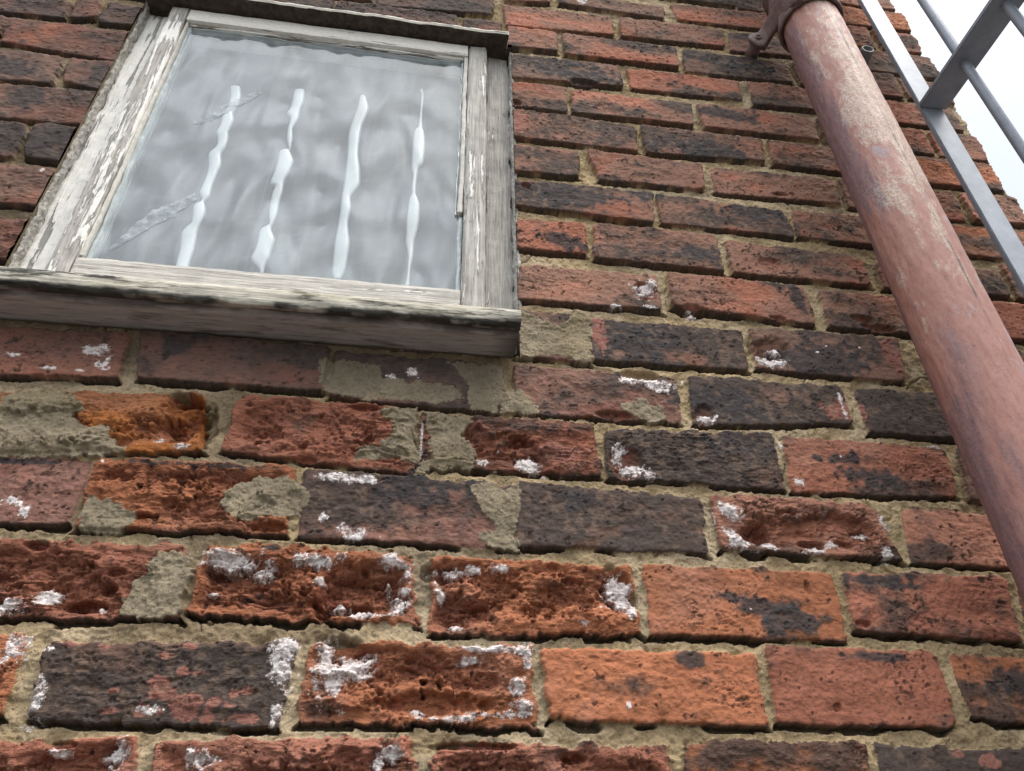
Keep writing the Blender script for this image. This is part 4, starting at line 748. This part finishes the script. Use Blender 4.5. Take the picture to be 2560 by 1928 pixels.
# the dim room side: white vertical bars, ripple distortion put into their shape, and a grey blind behind the glass
M_BAR = mat_plain('white_gloss_bar', (.80, .82, .82), .35, 30, .06, .0004, .5)
def bar(rows):
    # resample smoothly, then give it thickness
    rows = np.array(rows); t = np.arange(len(rows)); tt = np.linspace(0, len(rows) - 1, len(rows) * 6)
    def cm(v):
        o = []
        for q in tt:
            i = int(min(len(v) - 2, math.floor(q))); f = q - i
            p0, p1, p2, p3 = v[max(i - 1, 0)], v[i], v[i + 1], v[min(i + 2, len(v) - 1)]
            m1 = (p2 - p0) * .4; m2 = (p3 - p1) * .4
            o.append((2 * f ** 3 - 3 * f ** 2 + 1) * p1 + (f ** 3 - 2 * f ** 2 + f) * m1 + (-2 * f ** 3 + 3 * f ** 2) * p2 + (f ** 3 - f ** 2) * m2)
        return np.array(o)
    xa, za, xb, zb = [cm(rows[:, c]) for c in range(4)]
    bm = bmesh.new(); ring = []
    for i in range(len(xa)):
        w = xb[i] - xa[i]; mx = (xa[i] + xb[i]) / 2; mz = (za[i] + zb[i]) / 2; r = []
        for (s, y) in ((-.5, .0385), (-.36, .0350), (0, .0338), (.36, .0350), (.5, .0385), (0, .042)):
            r.append(bm.verts.new((mx + s * w, y, mz + s * (zb[i] - za[i]))))
        ring.append(r)
    for a, b in zip(ring[:-1], ring[1:]):
        for k in range(6): bm.faces.new((a[k], a[(k + 1) % 6], b[(k + 1) % 6], b[k]))
    bm.faces.new(ring[0][::-1]); bm.faces.new(ring[-1])
    bmesh.ops.recalc_face_normals(bm, faces=bm.faces)
    me = bpy.data.meshes.new('bar'); bm.to_mesh(me); bm.free(); smooth(me)
    return at_root(link('bar', me, M_BAR), win)
for rows in (BAR_A, BAR_B, BAR_C, BAR_D): bar(rows)
grid_box('blind', .160, .765, .060, .064, 2.225, 2.93, mat_blind(), win, .012, .0020, 21, 0)
# dried smears on the outside of the pane
def blob(name, pts, y0, th, mat, parent, jig=.0030, seed=3):
    P_ = []
    n = len(pts)
    for i in range(n):
        a = np.array(pts[i]); b = np.array(pts[(i + 1) % n])
        for t in range(6): P_.append(a + (b - a) * t / 6)
    P_ = np.array(P_); P_[:, 0] += jig * fbm(P_[:, 0], P_[:, 1], 90, seed, 3); P_[:, 1] += jig * fbm(P_[:, 0], P_[:, 1], 90, seed + 9, 3)
    bm = bmesh.new(); a = [bm.verts.new((p[0], y0, p[1])) for p in P_]; b = [bm.verts.new((p[0], y0 - th, p[1])) for p in P_]
    bm.faces.new(b); bm.faces.new(a[::-1])
    for i in range(len(a)): bm.faces.new((a[i], a[(i + 1) % len(a)], b[(i + 1) % len(a)], b[i]))
    bmesh.ops.recalc_face_normals(bm, faces=bm.faces); bmesh.ops.triangulate(bm, faces=[f for f in bm.faces if len(f.verts) > 4])
    me = bpy.data.meshes.new(name); bm.to_mesh(me); bm.free()
    o = link(name, me, mat); return at_root(o, parent) if parent else o
M_SM = mat_smear()
for s_ in SMEARS: blob('smear', s_, .0118, .0005, M_SM, pane)

# ---------------------------------------------------------------- cast-iron pipe
PX, PY, PR = 1.348, -.095, .050
AZ = math.atan2(PX - .66, PY + .732); vdir = np.array([math.sin(AZ), math.cos(AZ)]); rdir = np.array([math.cos(AZ), -math.sin(AZ)])
pipe = empty('drainpipe', 'red oxide painted cast iron drainpipe with worn pale patches, on the brick wall', 'drainpipe', (PX, PY, 0))
def lathe(name, prof, mat, parent, seg=96, amp=.0, attrs=False, seam=0.0):
    n = len(prof); ang = np.linspace(0, 2 * math.pi, seg, endpoint=False)
    z = np.array([p[1] for p in prof]); r = np.array([p[0] for p in prof])
    A, Zz = np.meshgrid(ang, z); Rr = np.repeat(r[:, None], seg, 1)
    Rr = Rr + amp * fbm(A * .05 * 6, Zz, 20, 500, 4) + amp * .6 * fbm(A * .05 * 6, Zz, 80, 510, 3)
    ux, uy = np.cos(A), np.sin(A); fr_ = -(ux * vdir[0] + uy * vdir[1]); rt = ux * rdir[0] + uy * rdir[1]
    sang = np.arctan2(rt, fr_)                                            # angle from the viewer-facing line, + to the right
    sw = np.exp(-((sang - R(49) - .012 * np.sin(Zz * 23)) / .022) ** 2)
    Rr = Rr + seam * sw
    pts = np.stack([PX + Rr * ux, PY + Rr * uy, Zz], -1).reshape(-1, 3)
    me = bpy.data.meshes.new(name); me.from_pydata(pts.tolist(), [], [(i * seg + j, i * seg + (j + 1) % seg, (i + 1) * seg + (j + 1) % seg, (i + 1) * seg + j) for i in range(n - 1) for j in range(seg)])
    if attrs:
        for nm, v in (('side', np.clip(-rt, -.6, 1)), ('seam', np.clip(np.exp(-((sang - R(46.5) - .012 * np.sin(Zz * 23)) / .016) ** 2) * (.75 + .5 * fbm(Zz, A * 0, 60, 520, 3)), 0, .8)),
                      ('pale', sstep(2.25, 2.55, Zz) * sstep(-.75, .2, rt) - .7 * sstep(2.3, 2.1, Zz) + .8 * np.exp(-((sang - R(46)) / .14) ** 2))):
            at = me.attributes.new(nm, 'FLOAT', 'POINT'); at.data.foreach_set('value', v.astype(np.float32).reshape(-1))
    smooth(me); return at_root(link(name, me, mat), parent)
M_PIPE, M_IRON = mat_pipe(), mat_iron()
lathe('pipe_shaft', [(PR, z) for z in np.concatenate([np.linspace(0, 1.6, 40), np.linspace(1.61, 2.99, 300)])], M_PIPE, pipe, 128, .0006, True, .0011)
S0 = 2.950
lathe('socket', [(.0495, S0 + .012), (.0502, S0 + .006), (.0535, S0 + .001), (.0565, S0), (.0585, S0 + .003), (.0588, S0 + .009), (.0575, S0 + .012), (.0555, S0 + .014), (.0552, S0 + .060), (.0560, S0 + .064), (.060, S0 + .068), (.061, S0 + .078), (.060, S0 + .086), (.056, S0 + .090), (.0552, S0 + .12), (.062, S0 + .128), (.063, S0 + .145), (.052, S0 + .149)], M_IRON, pipe, 96, .0004)
lathe('pipe_shaft', [(PR, z) for z in np.linspace(S0 + .14, 4.55, 60)], M_PIPE, pipe, 96, .0006, True, .0011)
def strap(name, pairs, th, mat, parent):
    bm = bmesh.new(); rows = []
    for (o, i_) in pairs:
        o = np.array(o); i_ = np.array(i_); f = []
        for t in (0, .06, .35, .65, .94, 1): f.append(o + (i_ - o) * t)
        nrm = np.array([-.55, -.83, 0])
        fr = [bm.verts.new(tuple(p + nrm * (0 if k in (0, 5) else .0015))) for k, p in enumerate(f)]; bk = [bm.verts.new(tuple(p - nrm * th)) for p in f]
        rows.append(fr + bk[::-1])
    for a, b in zip(rows[:-1], rows[1:]):
        for k in range(12): bm.faces.new((a[k], a[(k + 1) % 12], b[(k + 1) % 12], b[k]))
    bm.faces.new(rows[0][::-1]); bm.faces.new(rows[-1]); bmesh.ops.recalc_face_normals(bm, faces=bm.faces)
    me = bpy.data.meshes.new(name); bm.to_mesh(me); bm.free(); smooth(me)
    return at_root(link(name, me, mat), parent)
def prism(name, poly, y0, y1, mat, parent, bev=.0025):
    bm = bmesh.new(); a = [bm.verts.new((x, y0, z)) for x, z in poly]; b = [bm.verts.new((x, y1, z)) for x, z in poly]
    bm.faces.new(a); bm.faces.new(b[::-1])
    for i in range(len(a)): bm.faces.new((a[i], b[i], b[(i + 1) % len(a)], a[(i + 1) % len(a)]))
    bmesh.ops.recalc_face_normals(bm, faces=bm.faces)
    if bev: bmesh.ops.bevel(bm, geom=bm.edges[:], offset=bev, segments=2, affect='EDGES', profile=.5)
    me = bpy.data.meshes.new(name); bm.to_mesh(me); bm.free(); smooth(me)
    return at_root(link(name, me, mat), parent)
def rod(name, p0, p1, r, mat, parent, seg=20, r_in=0.0, rings=2):
    p0 = Vector(p0); p1 = Vector(p1); d = (p1 - p0).normalized(); u = d.orthogonal().normalized(); v = d.cross(u)
    bm = bmesh.new(); L = []
    prof = [(0, r)] + [(t / (rings - 1), r) for t in range(1, rings)]
    prof = [(0.0, max(r - .001, .0005))] + [(.001 / max(.002, (p1 - p0).length), r)] + prof[1:-1] + [(1 - .001 / max(.002, (p1 - p0).length), r), (1.0, max(r - .001, .0005))]
    if r_in: prof += [(1.0, r_in), (.35, r_in)]
    for t, rr in prof:
        c = p0 + (p1 - p0) * t
        L.append([bm.verts.new(c + u * math.cos(2 * math.pi * k / seg) * rr + v * math.sin(2 * math.pi * k / seg) * rr) for k in range(seg)])
    for a, b in zip(L[:-1], L[1:]):
        for k in range(seg): bm.faces.new((a[k], a[(k + 1) % seg], b[(k + 1) % seg], b[k]))
    bm.faces.new(L[0][::-1]); bm.faces.new(L[-1])
    bmesh.ops.recalc_face_normals(bm, faces=bm.faces)
    me = bpy.data.meshes.new(name); bm.to_mesh(me); bm.free(); smooth(me)
    o = link(name, me, mat); return at_root(o, parent) if parent else o
ear_ = strap('ear', EAR, .010, M_IRON, pipe)
rod('nail', (NAIL[0], -.028, NAIL[1]), (NAIL[0], -.0375, NAIL[1]), .0075, M_IRON, ear_, 16, .004)
rod('spacer', (NAIL[0] + .001, .004, NAIL[1] - .001), (NAIL[0], -.022, NAIL[1]), .0135, M_IRON, ear_, 20)
# stub of tube standing out of the wall beside the pipe
st_ = rod('tube_stub', (STUB[0], .004, STUB[1]), (STUB[0] - .003, -.044, STUB[1] + .001), .0130, mat_plain('dull_grey_tube', (.17, .165, .17), .6, 90, .45, .001), None, 24, .0098)
st_['label'] = 'short open grey tube stub sticking out of the bricks between drainpipe and steel railing'; st_['category'] = 'tube stub'

# ---------------------------------------------------------------- steel railing standing out from the wall
M_GALV = mat_galv()
rail = empty('steel_railing', 'grey galvanised steel railing with round bars, standing out from the end of the brick wall', 'railing', (1.578, -.05, 1.9))
def flat(name, x0, x1, y0, y1, z0, z1):
    bm = bmesh.new(); bmesh.ops.create_cube(bm, size=1)
    for v in bm.verts: v.co = ((x0 + x1) / 2 + v.co.x * (x1 - x0), (y0 + y1) / 2 + v.co.y * (y1 - y0), (z0 + z1) / 2 + v.co.z * (z1 - z0))
    bmesh.ops.bevel(bm, geom=bm.edges[:], offset=.0012, segments=2, affect='EDGES')
    me = bpy.data.meshes.new(name); bm.to_mesh(me); bm.free()
    return at_root(link(name, me, M_GALV), rail)
RX0, RX1 = 1.557, 1.600
flat('post', RX0, RX1, -.046, -.037, 1.9, 4.3)
flat('post', RX0, RX1, -.700, -.691, 1.9, 4.3)
for z in (1.96, RAILZ, 4.20): flat('rail', RX0 - .006, RX1 + .006, -.691, -.0465, z, z + .009)
for k in range(6):
    y = -.138 - .105 * k
    rod('baluster', (1.578, y, 1.969), (1.578, y, 4.20), .008, M_GALV, rail, 20)

# ---------------------------------------------------------------- ground
bm = bmesh.new(); vs = [bm.verts.new(p) for p in ((-400, -400, -.004), (400, -400, -.004), (400, 400, -.004), (-400, 400, -.004))]; bm.faces.new(vs)
me = bpy.data.meshes.new('ground'); bm.to_mesh(me); bm.free()
gg = NT('paving'); gn = gg.noise(gg.coord(), 3, 8, .7); go = link('ground', me, gg.fin(gg.ramp(gn, (.3, (.06, .06, .058)), (.7, (.11, .107, .103))), .9)); go['kind'] = 'structure'
